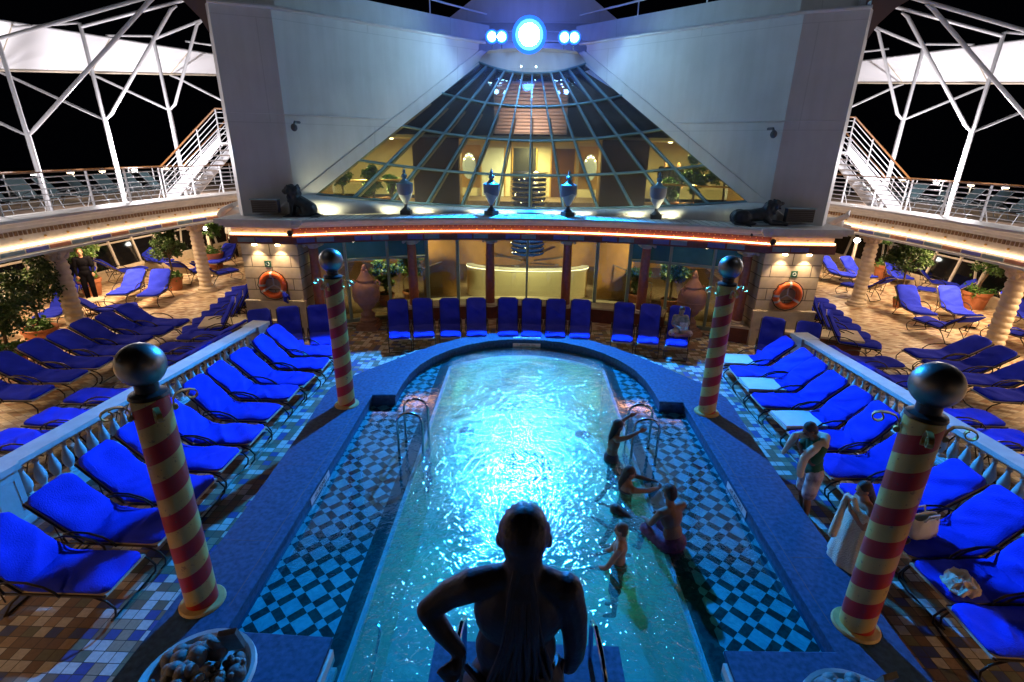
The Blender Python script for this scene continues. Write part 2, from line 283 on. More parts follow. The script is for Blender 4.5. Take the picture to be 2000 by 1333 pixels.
M_tq=mat('turquoise_table_top',(.12,.42,.50),.5); M_paper=mat('printed_paper',(.75,.75,.78),.6,noise=.5,nscale=25); M_pinkp=mat('pink_painted_panel',(.55,.22,.12),.6,noise=.3,nscale=6)
M_violetp=mat('violet_painted_panel',(.14,.14,.42),.6,noise=.3,nscale=6); M_greyp=mat('slate_painted_panel',(.20,.28,.32),.6,noise=.3,nscale=6)
M_sign=mat('pale_tile_plate',(.62,.66,.66),.4); M_ink=mat('black_tile_lettering',(.02,.02,.03),.5); M_tealch=mat('teal_sling_fabric',(.004,.018,.022),.7); M_sea=mat('night_sea',(.002,.003,.006),.3,bump=.6,bscale=.5)
M_dirt=mat('stained_teak_planks',(.20,.13,.08),.7,noise=.4,nscale=3); M_gsign=mat('dark_green_sign',(.02,.09,.06),.5)

# ------------------------------------------------------------------ mesh builder
class MB:
    def __init__(s): s.v=[]; s.f=[]
    def add(s,vs,fs):
        n=len(s.v); s.v+= [tuple(v) for v in vs]; s.f+=[tuple(i+n for i in f) for f in fs]; return s
    def box(s,x0,x1,y0,y1,z0,z1):
        return s.add([(x0,y0,z0),(x1,y0,z0),(x1,y1,z0),(x0,y1,z0),(x0,y0,z1),(x1,y0,z1),(x1,y1,z1),(x0,y1,z1)],[(3,2,1,0),(4,5,6,7),(0,1,5,4),(1,2,6,5),(2,3,7,6),(3,0,4,7)])
    def obox(s,c,a,b,cc):
        """box from centre and three half vectors"""
        c,a,b,cc=map(Vector,(c,a,b,cc)); vs=[c+a*i+b*j+cc*k for k in(-1,1) for i,j in((-1,-1),(1,-1),(1,1),(-1,1))]
        return s.add(vs,[(3,2,1,0),(4,5,6,7),(0,1,5,4),(1,2,6,5),(2,3,7,6),(3,0,4,7)])
    def tube(s,pts,r,n=8,closed=False,cap=True):
        pts=[Vector(p) for p in pts]; rs=r if isinstance(r,(list,tuple)) else [r]*len(pts)
        N=len(pts); rings=[]; up=None
        for i,p in enumerate(pts):
            a=pts[(i-1)%N] if (closed or i>0) else p; b=pts[(i+1)%N] if (closed or i<N-1) else p
            t=(b-a).normalized()
            if up is None:
                up=Vector((0,0,1)) if abs(t.z)<.9 else Vector((1,0,0))
            x=t.cross(up)
            if x.length<1e-5: x=t.cross(Vector((1,.1,0)))
            x.normalize(); y=x.cross(t).normalized(); up=y
            rings.append([p+(x*math.cos(2*PI*k/n)+y*math.sin(2*PI*k/n))*rs[i] for k in range(n)])
        vs=[v for g in rings for v in g]; fs=[]
        for i in range(N if closed else N-1):
            j=(i+1)%N
            for k in range(n): fs.append((i*n+k,i*n+(k+1)%n,j*n+(k+1)%n,j*n+k))
        if cap and not closed: fs.append(tuple(range(n))[::-1]); fs.append(tuple((N-1)*n+k for k in range(n)))
        return s.add(vs,fs)
    def lathe(s,prof,n=24,c=(0,0,0),cap=True):
        vs=[];fs=[]
        for r,z in prof:
            for k in range(n): vs.append((c[0]+r*math.cos(2*PI*k/n),c[1]+r*math.sin(2*PI*k/n),c[2]+z))
        for i in range(len(prof)-1):
            for k in range(n): fs.append((i*n+k,i*n+(k+1)%n,(i+1)*n+(k+1)%n,(i+1)*n+k))
        if cap: fs.append(tuple(range(n))[::-1]); fs.append(tuple((len(prof)-1)*n+k for k in range(n)))
        return s.add(vs,fs)
    def limb(s,pts,r,n=12):
        s.tube(pts,r,n); rs=r if isinstance(r,(list,tuple)) else [r]*len(pts)
        for p,q in zip(pts,rs): s.ell(p,q*.99,n=n,m=max(6,n//2))
        return s
    def ell(s,c,r,rot=None,n=12,m=8):
        q=rot or Quaternion(); vs=[];fs=[]
        rr=r if isinstance(r,(tuple,list)) else (r,r,r)
        for i in range(m+1):
            th=PI*i/m
            for k in range(n):
                p=Vector((rr[0]*math.sin(th)*math.cos(2*PI*k/n),rr[1]*math.sin(th)*math.sin(2*PI*k/n),-rr[2]*math.cos(th)))
                vs.append(Vector(c)+q@p)
        for i in range(m):
            for k in range(n): fs.append((i*n+k,i*n+(k+1)%n,(i+1)*n+(k+1)%n,(i+1)*n+k))
        return s.add(vs,fs)
    def sweep(s,path,prof,closed_prof=True,endcap=True):
        """path [(x,y)], prof [(offset to the left normal, z)]"""
        P=[Vector((p[0],p[1],0)) for p in path]; N=len(P); m=len(prof); vs=[];fs=[]
        for i,p in enumerate(P):
            a=P[max(0,i-1)]; b=P[min(N-1,i+1)]; t=(b-a).normalized(); nn=Vector((-t.y,t.x,0))
            for o,z in prof: vs.append((p.x+nn.x*o,p.y+nn.y*o,z))
        for i in range(N-1):
            for k in range(m if closed_prof else m-1): fs.append((i*m+k,(i+1)*m+k,(i+1)*m+(k+1)%m,i*m+(k+1)%m))
        if endcap and closed_prof: fs.append(tuple(range(m))); fs.append(tuple((N-1)*m+k for k in range(m))[::-1])
        return s.add(vs,fs)
    def build(s,name,m,parent=None,smooth=True,angle=35,fix=True):
        me=bpy.data.meshes.new(name); me.from_pydata(s.v,[],s.f); 
        if fix:
            bm=bmesh.new(); bm.from_mesh(me); bmesh.ops.recalc_face_normals(bm,faces=bm.faces); bm.to_mesh(me); bm.free()
        if smooth:
            me.polygons.foreach_set('use_smooth',[True]*len(me.polygons)); me.set_sharp_from_angle(angle=R(angle))
        me.materials.append(m); o=bpy.data.objects.new(name,me); col.objects.link(o)
        if parent: o.parent=parent
        return o
def tag(o,label=None,cat=None,group=None,kind=None):
    if label: o['label']=label
    if cat: o['category']=cat
    if group: o['group']=group
    if kind: o['kind']=kind
    return o
def empty(name,loc=(0,0,0),rz=0,label=None,cat=None,group=None):
    o=bpy.data.objects.new(name,None); col.objects.link(o); o.location=loc; o.rotation_euler=(0,0,rz); o.empty_display_size=.1
    return tag(o,label,cat,group)
def copy_tree(o,parent=None):
    c=o.copy(); col.objects.link(c); c.parent=parent
    for ch in [x for x in o.children]: copy_tree(ch,c)
    return c
def dup(o,loc,rz,label,group=None,scale=None):
    c=copy_tree(o); c.location=loc; c.rotation_euler=(0,0,rz); c['label']=label
    if group: c['group']=group
    if scale: c.scale=scale
    return c
def structure(name,mb,m,**k): return tag(mb.build(name,m,**k),kind='structure')
ORD=['first','second','third','fourth','fifth','sixth','seventh','eighth','ninth','tenth','eleventh','twelfth','thirteenth','fourteenth','fifteenth','sixteenth']
rnd=random.Random(7)
def remeshed(name,mb,vox,m,parent=None,smooth=3,fac=.5):
    """fuse overlapping solids into ONE continuous surface"""
    me=bpy.data.meshes.new(name); me.from_pydata(mb.v,[],mb.f)
    bm=bmesh.new(); bm.from_mesh(me); bmesh.ops.recalc_face_normals(bm,faces=bm.faces); bm.to_mesh(me); bm.free()
    o=bpy.data.objects.new(name,me); col.objects.link(o)
    r=o.modifiers.new('r','REMESH'); r.mode='VOXEL'; r.voxel_size=vox
    if smooth: q=o.modifiers.new('s','SMOOTH'); q.iterations=smooth; q.factor=fac
    dg=bpy.context.evaluated_depsgraph_get(); ev=o.evaluated_get(dg); me2=bpy.data.meshes.new_from_object(ev)
    o.modifiers.clear(); o.data=me2; bpy.data.meshes.remove(me); me2.name=name
    me2.polygons.foreach_set('use_smooth',[True]*len(me2.polygons)); me2.materials.clear(); me2.materials.append(m)
    if parent: o.parent=parent
    return o
def text_obj(name,s,size,m,parent,M,ext=.002,align='CENTER'):
    c=bpy.data.curves.new(name,'FONT'); c.body=s; c.size=size; c.extrude=ext; c.align_x=align; c.align_y='CENTER'
    t=bpy.data.objects.new(name,c); col.objects.link(t); dg=bpy.context.evaluated_depsgraph_get(); me=bpy.data.meshes.new_from_object(t.evaluated_get(dg))
    bpy.data.objects.remove(t); o=bpy.data.objects.new(name,me); col.objects.link(o); me.materials.clear(); me.materials.append(m)
    me.transform(M); o.parent=parent; return o

# ================================================================== DECKS AND POOL
def mirror(path): return [(-x,y) for x,y in path]
def fill_with_holes(loops,z):
    bm=bmesh.new(); es=[]
    for lp in loops:
        vs=[bm.verts.new((x,y,z)) for x,y in lp]
        for i in range(len(vs)): es.append(bm.edges.new((vs[i],vs[(i+1)%len(vs)])))
    bmesh.ops.triangle_fill(bm,use_beauty=True,use_dissolve=False,edges=es,normal=(0,0,1))
    m=MB(); bm.verts.index_update(); m.v=[tuple(v.co) for v in bm.verts]; m.f=[tuple(v.index for v in f.verts) for f in bm.faces]; bm.free(); return m
C_in=[(0,12.95),(.5,12.90),(1.0,12.76),(1.5,12.48),(1.93,12.1),(2.3,11.6),(2.55,11.05),(2.68,10.5),(2.73,9.95),(2.73,9.46),(3.22,9.43),(3.21,8),(3.20,6),(3.20,3.88),(2.06,3.86),(2.06,-2)]
C_out=[(0,13.5),(.62,13.44),(1.2,13.24),(1.75,12.90),(2.3,12.42),(2.78,11.85),(3.22,11.25),(3.62,10.7),(3.95,10.2),(4.15,9.7),(4.15,9.3),(4.05,8),(3.96,6),(3.95,3.88),(3.95,3.0),(3.95,-2)]
def both(h): # full outline left-near -> far -> right-near
    return mirror(h)[::-1][:-1]+h
outline_out=both(C_out); outline_in=both(C_in)
hole=both([(x-.05 if x>0 else 0,y-.05) for x,y in C_out])
structure('deck_floor',fill_with_holes([[(-17.6,-9),(17.6,-9),(17.6,34),(-17.6,34)],hole],0),M_deck,smooth=False)
mz=fill_with_holes([[(-9.7,-2.2),(9.7,-2.2),(9.7,9),(9.4,12.8),(7.6,14.9),(-7.6,14.9),(-9.4,12.8),(-9.7,9)],[(x,y+.001) for x,y in hole]],.004)
structure('mosaic_floor',mz,M_mosaic,smooth=False)
structure('sea',MB().add([(-400,-400,-14),(400,-400,-14),(400,400,-14),(-400,400,-14)],[(0,1,2,3)]),M_sea,smooth=False)

pool=empty('swimming_pool',(0,7,0),0,'keyhole shaped swimming pool with blue-grey stone coping and diagonal checkered shelf','pool')
def loc(mb,dy=7):  # pool parts are children of an empty at y=7
    mb.v=[(x,y-dy,z) for x,y,z in mb.v]; return mb
n=len(outline_in); m=MB(); vs=[];fs=[]
rows=[(outline_in,.10),(outline_in,.372),('lip',.372),('lip',.40),(outline_in,.40),(outline_out,.40),(outline_out,.0)]
# profile: wall, overhanging nosing, top, outer riser
ZI=[(0,.0,.06),(0,.0,.33),(0,-.03,.345),(0,-.03,.392),(0,.0,.40),(1,0,.40),(1,.0,-.02)]
for src,off,z in ZI:
    L_=outline_in if src==0 else outline_out
    for i,(x,y) in enumerate(L_):
        a=L_[max(0,i-1)]; b=L_[min(n-1,i+1)]; t=Vector((b[0]-a[0],b[1]-a[1])).normalized()
        vs.append((x-t.y*off*-1*(-1),y+t.x*off*(1),z))
for j in range(len(ZI)-1):
    for i in range(n-1): fs.append((j*n+i,j*n+i+1,(j+1)*n+i+1,(j+1)*n+i))
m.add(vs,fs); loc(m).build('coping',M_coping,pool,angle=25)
# joints between the coping slabs, raised fillet line
m=MB()
for s in (-1,1):
    for y in (5.2,6.9,8.4): loc(MB().box(min(s*3.33,s*3.93),max(s*3.33,s*3.93),y,y+.006,.3995,.4012)).build('slab_joint',M_darkg,pool)
    loc(MB().box(min(s*3.30,s*3.308),max(s*3.30,s*3.308),4.2,9.3,.3995,.4012)).build('slab_joint',M_darkg,pool)
for i in list(range(3,len(outline_in)-3)):
    a=Vector(outline_in[i]); b=Vector(outline_out[i])
    if a.y<9.5: continue
    t=(b-a).normalized(); c=(a+b)/2; h=(b-a).length/2-.06
    loc(MB().obox((c.x,c.y,.4003),(t.x*h,t.y*h,0),(-t.y*.003,t.x*.003,0),(0,0,.0009))).build('slab_joint',M_darkg,pool)
# basin and shelf
def arc_in(k=14):
    pts=[(-1.87,-2),(-1.87,3),(-1.87,7),(-1.87,11.5)]
    for i in range(1,k): 
        x=-1.87+3.74*i/k; pts.append((x,11.5+.80*(1-(x/1.87)**2)))
    return pts+[(1.87,11.5),(1.87,7),(1.87,3),(1.87,-2)]
bi=arc_in(); nb=len(bi)
bo=[(-3.4,-2),(-3.4,3),(-3.4,7),(-3.4,11.5)]+[(-3.4*math.cos(PI*i/14),11.5+1.9*math.sin(PI*i/14)**.8) for i in range(1,14)]+[(3.4,11.5),(3.4,7),(3.4,3),(3.4,-2)]
m=MB(); m.add([(x,y,.14) for x,y in bi]+[(x,y,.14) for x,y in bo],[(i,i+1,nb+i+1,nb+i) for i in range(nb-1)])
loc(m).build('checkered_shelf',M_check,pool,smooth=False)
m=MB(); m.add([(x,y,.14) for x,y in bi]+[(x,y,-1.35) for x,y in bi],[(i,i+1,nb+i+1,nb+i) for i in range(nb-1)])
m.add([(x,y,-1.35) for x,y in bi],[tuple(range(nb))]); m.add([(-1.87,-2,.14),(1.87,-2,.14),(1.87,-2,-1.35),(-1.87,-2,-1.35)],[(0,1,2,3)])
loc(m).build('basin',M_basin,pool,smooth=False,fix=False)
m=MB(); m.sweep(bi,[(-.0,.141),(-.0,.165),(.03,.165),(.03,.141)]) ; m.sweep([p for p in bi],[(.0,.10),(.0,.15),(-.025,.15),(-.025,.10)])
loc(m).build('basin_rim',M_sign,pool)
m=MB(); m.lathe([(0.02,0),(.62,0),(.62,.012),(.02,.012)],40,(0,9.55,-1.349)); loc(m).build('floor_medallion',mat('deep_blue_mosaic',(.03,.10,.20),.5,noise=.5,nscale=14),pool)
for x,y in ((-1.42,11.0),(1.42,11.0)):
    m=MB(); m.lathe([(0.02,0),(.2,0),(.2,.012),(.02,.012)],24,(x,y,-1.349)); loc(m).build('drain',M_darkg,pool)
# depth markers
def marker(M,par):
    p=MB().box(-.37,.37,-.055,.055,0,.004); p.v=[tuple(M@Vector(v)) for v in p.v]; o=loc(p).build('depth_marker',M_sign,par,smooth=False)
    M2=Matrix.Translation((0,-7,0))@M@Matrix.Translation((0,0,.006))
    t=text_obj('lettering','1.6M/5ft.3in.',.105,M_ink,o,M2,.001); return o
Mf=Matrix(((1,0,0,0),(0,0,-1,12.90),(0,1,0,.225),(0,0,0,1)))
marker(Mf,pool)
marker(Matrix(((0,0,1,-3.195),(-1,0,0,6.55),(0,1,0,.245),(0,0,0,1)))@Matrix.Rotation(PI,4,'Z')@Matrix.Rotation(PI,4,'Z'),pool)
marker(Matrix(((0,0,-1,3.195),(1,0,0,6.55),(0,1,0,.245),(0,0,0,1))),pool)
marker(Matrix.Translation((0,13.03,.401)),pool)
# underwater lamps
for s in (-1,1):
    for y in (4.2,6.6,9.2,11.2):
        m=MB(); m.v=[]; m.lathe([(.02,0),(.09,0),(.09,.02),(.02,.03)],16); m.v=[(s*(1.865-z),y+x,-.45+yy) for x,yy,z in m.v]
        loc(m).build('pool_lamp',M_steel,pool)
        lamp('AREA',(s*1.80,y,-.4),(.48,1,.68),(.8,7,15,22)[[4.2,6.6,9.2,11.2].index(y)],.3,(0,y,-.9),name='underwater_light')
structure('pool_water',MB().add([(x,y,.2) for x,y in both([(min(x+.0,3.3),y) for x,y in C_in])],[tuple(range(n))]),M_water,smooth=False,fix=False)
# underwater hand rail on the left wall
m=MB(); m.tube([(-1.86,4.35,.02),(-1.72,4.35,.03),(-1.66,4.25,.02),(-1.64,3.9,-.05),(-1.62,2.6,-.3)],.022,8)
tag(m.build('hand_rail',M_steel),'long steel hand rail under the water along the left basin wall','handrail')
# pool ladders
def ladder(sx,label):
    e=empty('pool_ladder',(sx*1.95,7.8,.14),0,label,'pool ladder','ladders on either side of the basin')
    for y in (-.26,.26):
        a=[(-sx*.17,y,-.95),(-sx*.17,y,.72)]+[(-sx*.17+sx*.21*(1-math.cos(t*PI/8)),y,.72+.17*math.sin(t*PI/8)) for t in range(1,8)]+[(sx*.25,y,.72),(sx*.25,y,.0)]
        MB().tube(a,.022,10).build('side_rail',M_steel,e)
        MB().lathe([(.02,0),(.055,0),(.05,.02),(.025,.03)],14,(sx*.25,y,0)).build('foot_flange',M_steel,e)
    for z in (-.12,-.42,-.72):
        MB().box(-sx*.17-.045,-sx*.17+.045,-.24,.24,z-.015,z+.015).build('step',M_darkg,e)
ladder(-1,'steel pool ladder with twin hooped rails on the left edge of the basin')
ladder(1,'steel pool ladder with hooped rails being gripped by a climbing swimmer')
# centre platform with hand rails
m=MB(); m.box(-.92,.92,-2,3.84,-1.3,.40); m.box(-.95,.95,-2,3.87,.34,.395)
tag(m.build('stone_platform',M_coping,angle=20),'blue-lit stone platform standing in the pool under the statue','platform')
for s,nm in ((-1,'left'),(1,'right')):
    e=empty('platform_rail',(s*.62,3.3,.4),0,'curved steel grab rail on the %s side of the statue platform'%nm,'handrail','grab rails beside the statue')
    pts=[(s*.02,.42,-.25),(s*.0,.40,.35),(-s*.01,.36,.56),(-s*.0,.22,.66),(s*.02,.02,.64),(s*.05,-.14,.50),(s*.07,-.2,.3),(s*.08,-.22,0)]
    MB().tube([(x+.0,y,z) for x,y,z in pts],.025,10).build('tube',M_steel,e)
    MB().lathe([(.02,0),(.085,0),(.08,.02),(.03,.03)],18,(s*.08,-.22,.0)).build('foot_flange',M_sign,e)
# stepped mouldings of the foreground blocks
for s,nm in ((-1,'left'),(1,'right')):
    m=MB(); x=s*2.06
    for k in range(3): m.box(min(x,x-s*(.05+.07*k)),max(x,x-s*(.05+.07*k)),-2,3.80-.12*k,.0,.30-.10*k)
    tag(m.build('stepped_plinth',M_creamw),'pale stepped stone moulding at the pool edge, foreground %s'%nm,'plinth','stepped mouldings in the foreground')
# sculpted fruit bowls
def fruit_bowl(x,y,lab,seed):
    e=empty('fruit_bowl',(x,y,.4),0,lab,'fruit bowl sculpture','bowls of cast fruit')
    MB().lathe([(.1,0),(.28,0),(.30,.05),(.22,.10),(.28,.2),(.42,.36),(.475,.46),(.465,.50),(.43,.49),(.40,.44),(.1,.42)],36).build('bowl',M_stonew,e)
    q=random.Random(seed); P=[]
    for k in range(54):
        a=q.uniform(0,2*PI); d=.36*math.sqrt(q.uniform(0,1)); r=q.uniform(.045,.085)
        P.append((d*math.cos(a),d*math.sin(a),.46+.15*(1-d/.40)+q.uniform(0,.04),r))
    for x1,y1,z1,r in P: MB().ell((x1,y1,z1),(r,r,r*q.uniform(.85,1.15)),n=14,m=10).build('fruit',M_fruit,e)
    for g in range(2):
        mb=MB(); a=1.0+g*2.2+seed; bx,by=.28*math.cos(a),.24*math.sin(a)
        for k in range(30):
            mb.ell((bx+q.gauss(0,.07),by+q.gauss(0,.07),.50+q.uniform(-.02,.1)),q.uniform(.022,.032),n=8,m=6)
        mb.build('grape_bunch',M_fruit,e)
    mb=MB(); mb.ell((.1,.2,.62),(.055,.05,.20),Quaternion((1,0,0),.5),n=10,m=8); mb.build('banana',M_fruit,e)
    mb=MB(); mb.obox((.22,.22,.66),(.07,.02,0),(0,.02,.012),(.01,-.05,.15)); mb.build('melon_slice',M_fruit,e)
fruit_bowl(-2.87,3.05,'white rimmed bowl of cast fruit and grapes, foreground left',3)
fruit_bowl(2.72,2.86,'white rimmed bowl of cast fruit at the bottom right, foreground',5)

# ================================================================== STRIPED POLES
def striped_pole():
    e=empty('striped_pole',(0,0,.4),0,'x','striped pole','red and cream striped poles around the pool')
    MB().lathe([(.10,0),(.235,0),(.235,.012),(.22,.03),(.17,.035)],32).build('base_ring',mat('cream_pole_paint',(.50,.36,.12),.5,noise=.3,nscale=12),e)
    MB().lathe([(.162,.0),(.162,1.2),(.160,2.56),(.12,2.57)],40).build('shaft',M_stripe,e)
    MB().lathe([(.12,2.56),(.17,2.57),(.16,2.60),(.10,2.62),(.10,2.70)],32).build('collar',M_black,e)
    MB().ell((0,0,2.885),.207,n=40,m=26).build('ball',M_ball,e)
    for k in range(4):
        a=k*PI/2+PI/4; 
        pts=[]
        def P(r,z): return (r*math.cos(a),r*math.sin(a),z)
        # flat iron scroll: leaves the shaft, runs out and curls at both ends
        prof=[(.175,2.36),(.17,2.40),(.18,2.47),(.215,2.52),(.27,2.535),(.33,2.53),(.375,2.51)]
        prof+=[(.345+.045*math.cos(t),2.475+.045*math.sin(t)) for t in [PI*.25-j*PI/5 for j in range(9)]]
        tang=Vector((-math.sin(a),math.cos(a),0))*.022; mb=MB(); vs=[];fs=[]
        for i,(r,z) in enumerate(prof):
            p=Vector(P(r,z)); d=Vector(P(*prof[min(i+1,len(prof)-1)]))-Vector(P(*prof[max(i-1,0)])); nn=d.cross(tang).normalized()*.005
            vs+=[p-tang-nn,p+tang-nn,p+tang+nn,p-tang+nn]
        for i in range(len(prof)-1):
            for j in range(4): fs.append((i*4+j,(i+1)*4+j,(i+1)*4+(j+1)%4,i*4+(j+1)%4))
        mb.add(vs,fs); mb.tube([tuple(Vector(P(.18,2.39))-tang),tuple(Vector(P(.18,2.39))+tang)],.028,12); mb.build('scroll_bracket',M_gold,e)
    return e
POLES=[(-3.63,4.25,'striped pole on the left coping in the foreground, nearest on the left'),(3.57,4.22,'striped pole on the right coping in the foreground beside the towel woman'),(-3.57,8.98,'striped pole at the far left corner of the pool coping'),(3.53,9.03,'striped pole at the far right corner of the pool coping')]
p0=striped_pole()
for i,(x,y,l) in enumerate(POLES):
    if i==0: p0.location=(x,y,.4); p0['label']=l
    else: dup(p0,(x,y,.4),.3*i,l)

# ================================================================== BALUSTRADES
def balustrade(s,lab):
    A=Vector((s*7.42,5.75,0)); B=Vector((s*6.87,12.1,0)); d=(B-A); Ln=d.length; ang=math.atan2(d.y,d.x)
    e=empty('balustrade',A,ang,lab,'balustrade','white balustrades flanking the pool deck')
    MB().box(.2,Ln-.2,-.15,.15,0.005,.22).box(.22,Ln-.22,-.11,.11,.22,.27).build('plinth',M_stonew,e)
    MB().box(.12,Ln-.12,-.13,.13,.83,.87).box(.05,Ln-.05,-.165,.165,.872,.95).build('rail',M_stonew,e)
    for x in (0.0,Ln):
        m=MB(); m.box(x-.21,x+.21,-.19,.19,0.006,.86); m.box(x-.245,x+.245,-.225,.225,.862,.955); m.box(x-.24,x+.24,-.22,.22,.007,.12)
        for sy in (-1,1):
            m.box(x-.15,x+.15,sy*.193-.004,sy*.193+.004,.2,.23); m.box(x-.15,x+.15,sy*.193-.004,sy*.193+.004,.72,.75)
            m.box(x-.15,x-.12,sy*.193-.004,sy*.193+.004,.231,.719); m.box(x+.12,x+.15,sy*.193-.004,sy*.193+.004,.231,.719)
        m.build('end_post',M_stonew,e,angle=20)
    prof=[(.055,.27),(.055,.31),(.035,.32),(.05,.34),(.078,.42),(.082,.47),(.06,.56),(.032,.66),(.03,.70),(.045,.715),(.045,.73),(.032,.74),(.05,.79),(.055,.835)]
    me=None; nb=26
    for i in range(nb):
        x=.38+(Ln-.76)*i/(nb-1)
        if me is None:
            m=MB(); m.lathe(prof,14); m.box(-.06,.06,-.06,.06,.27,.30); m.box(-.06,.06,-.06,.06,.80,.832); o=m.build('baluster',M_stonew,e); me=o.data
        else: o=bpy.data.objects.new('baluster',me); col.objects.link(o); o.parent=e
        o.location=(x,0,0)
balustrade(-1,'white stone balustrade lit blue behind the left row of pool loungers')
balustrade(1,'white stone balustrade lit blue behind the right row of pool loungers')

# ================================================================== FACADE: counter, columns, entablature
def arcY(c,k): return lambda x:c-k*x*x
def xs(a,b,n): return [a+(b-a)*i/n for i in range(n+1)]
fc=empty('bar_facade',(0,15,0),0,'curved poolside facade with frieze, warm light strip and ledge under the glass cone','facade')
def floc(mb): return loc(mb,15)
cY=arcY(15.85,.052)
def arcpath(f,a,b,n=24): return [(x,f(x)) for x in xs(a,b,n)]
# offset: left normal of a path running +x is +y ; pool side is negative
for a,b in ((-4.15,4.15),(-9.0,-5.6),(5.6,9.0)):
    f=cY if a>-5 and b<5 else (lambda x: 15.85-.052*5.6*5.6-.36*(abs(x)-5.6)+.0)
    w=MB().sweep(arcpath(f,a,b),[(-.0,.45),(-.0,.51),(.95,.51),(.95,.45)]); floc(w).build('bench_top',M_cream,fc)
    w=MB().sweep(arcpath(f,a+.03,b-.03),[(.06,.0),(.06,.449),(.85,.449),(.85,0)]); floc(w).build('bench_wall',M_darkred,fc)
# slender red columns
cs=[-1.17,1.2,-3.5,3.5,-6.1,6.1]
COLn=['left of centre','right of centre','second left of centre','second right of centre','far left beside the stone pier','far right beside the stone pier']
def red_column():
    e=empty('red_column',(0,0,.5),0,'x','column','slim red columns under the frieze')
    MB().lathe([(.14,.01),(.22,.01),(.22,.04),(.18,.05),(.20,.09),(.16,.12)],24).build('base',M_cream,e)
    MB().lathe([(.145,.12),(.145,.8),(.125,1.98)],24).build('shaft',M_redcol,e)
    m=MB().lathe([(.125,1.98),(.14,1.99),(.135,2.03),(.17,2.08),(.20,2.10)],24); m.box(-.20,.20,-.20,.20,2.10,2.16)
    for s in(-1,1):
        for q in (-1,1): m.tube([(s*.19,q*.2,2.07),(s*.19,-q*.0,2.07)],.045,10)
    m.build('capital',M_cream,e); return e
rc=red_column()
for i,x in enumerate(cs):
    y=15.68-.036*x*x; l='slim red stone column %s in the bar front'%COLn[i]
    if i==0: rc.location=(x,y,.5); rc['label']=l
    else: dup(rc,(x,y,.5),0,l)
# entablature
eY=arcY(15.2,.0345)
E_in=arcpath(eY,-6.4,6.4,32)
def fr(path,o0,z0,z1,d=.2): return MB().sweep(path,[(o0,z0),(o0,z1),(o0+d,z1),(o0+d,z0)])
floc(MB().sweep(E_in,[(-.02,2.68),(-.02,2.86),(.02,2.86),(.02,3.10),(1.35,3.10),(1.35,2.66),(.0,2.66)])).build('frieze',M_darkred,fc)
floc(MB().sweep(E_in,[(.02,3.10),(-.10,3.12),(-.12,3.18),(-.2,3.2),(-.24,3.26),(-.26,3.27),(-.26,3.33),(1.8,3.33),(1.8,3.10)])).build('cornice',M_creamw,fc)
floc(MB().sweep(E_in,[(-.035,2.905),(-.035,2.935),(-.0,2.935),(-.0,2.905)])).build('light_strip',M_led,fc)
# painted little panels under the strip
for k,x in enumerate(xs(-6.1,6.1,26)):
    a=x-.21;b=x+.21; mm=[M_violetp,M_greyp,M_darkred][k%3]
    floc(MB().sweep(arcpath(eY,a,b,2),[(-.03,2.71),(-.03,2.84),(-.018,2.84),(-.018,2.71)])).build('painted_panel',mm,fc)
m=MB()
for x in xs(-6.2,6.2,90): m.box(x-.012,x+.012,eY(x)-.0,eY(x)+.02,3.05,3.075)
floc(m).build('dentil_pins',M_gold,fc)
m=MB()
for x in xs(-6.1,6.1,24): m.ell((x,eY(x)+.015,2.985),(.02,.012,.02),n=8,m=6)
floc(m).build('gilt_studs',M_gold,fc)
for x in (-5.0,-2.3,0,2.3,5.0):  # added spots with glowing lenses, to brighten the urns and columns
    floc(MB().lathe([(.02,0),(.06,0),(.06,.02),(.02,.02)],14,(x,eY(x)+.18,2.64))).build('added_soffit_lamp',M_lampwarm,fc)
    lamp('SPOT',(x,eY(x)+.16,2.60),(1,.62,.34),26 if abs(x)>3 else 9,.03,(x*.97,eY(x)-.0,0),110,.8,name='soffit_fill_light')
# upper ledge joint lines (glazed roof strip)
m=MB()
for x in xs(-6.2,6.2,56): m.box(x-.006,x+.006,eY(x)-.2,eY(x)+1.0,3.328,3.333)
floc(m).build('ledge_joint',M_darkg,fc)
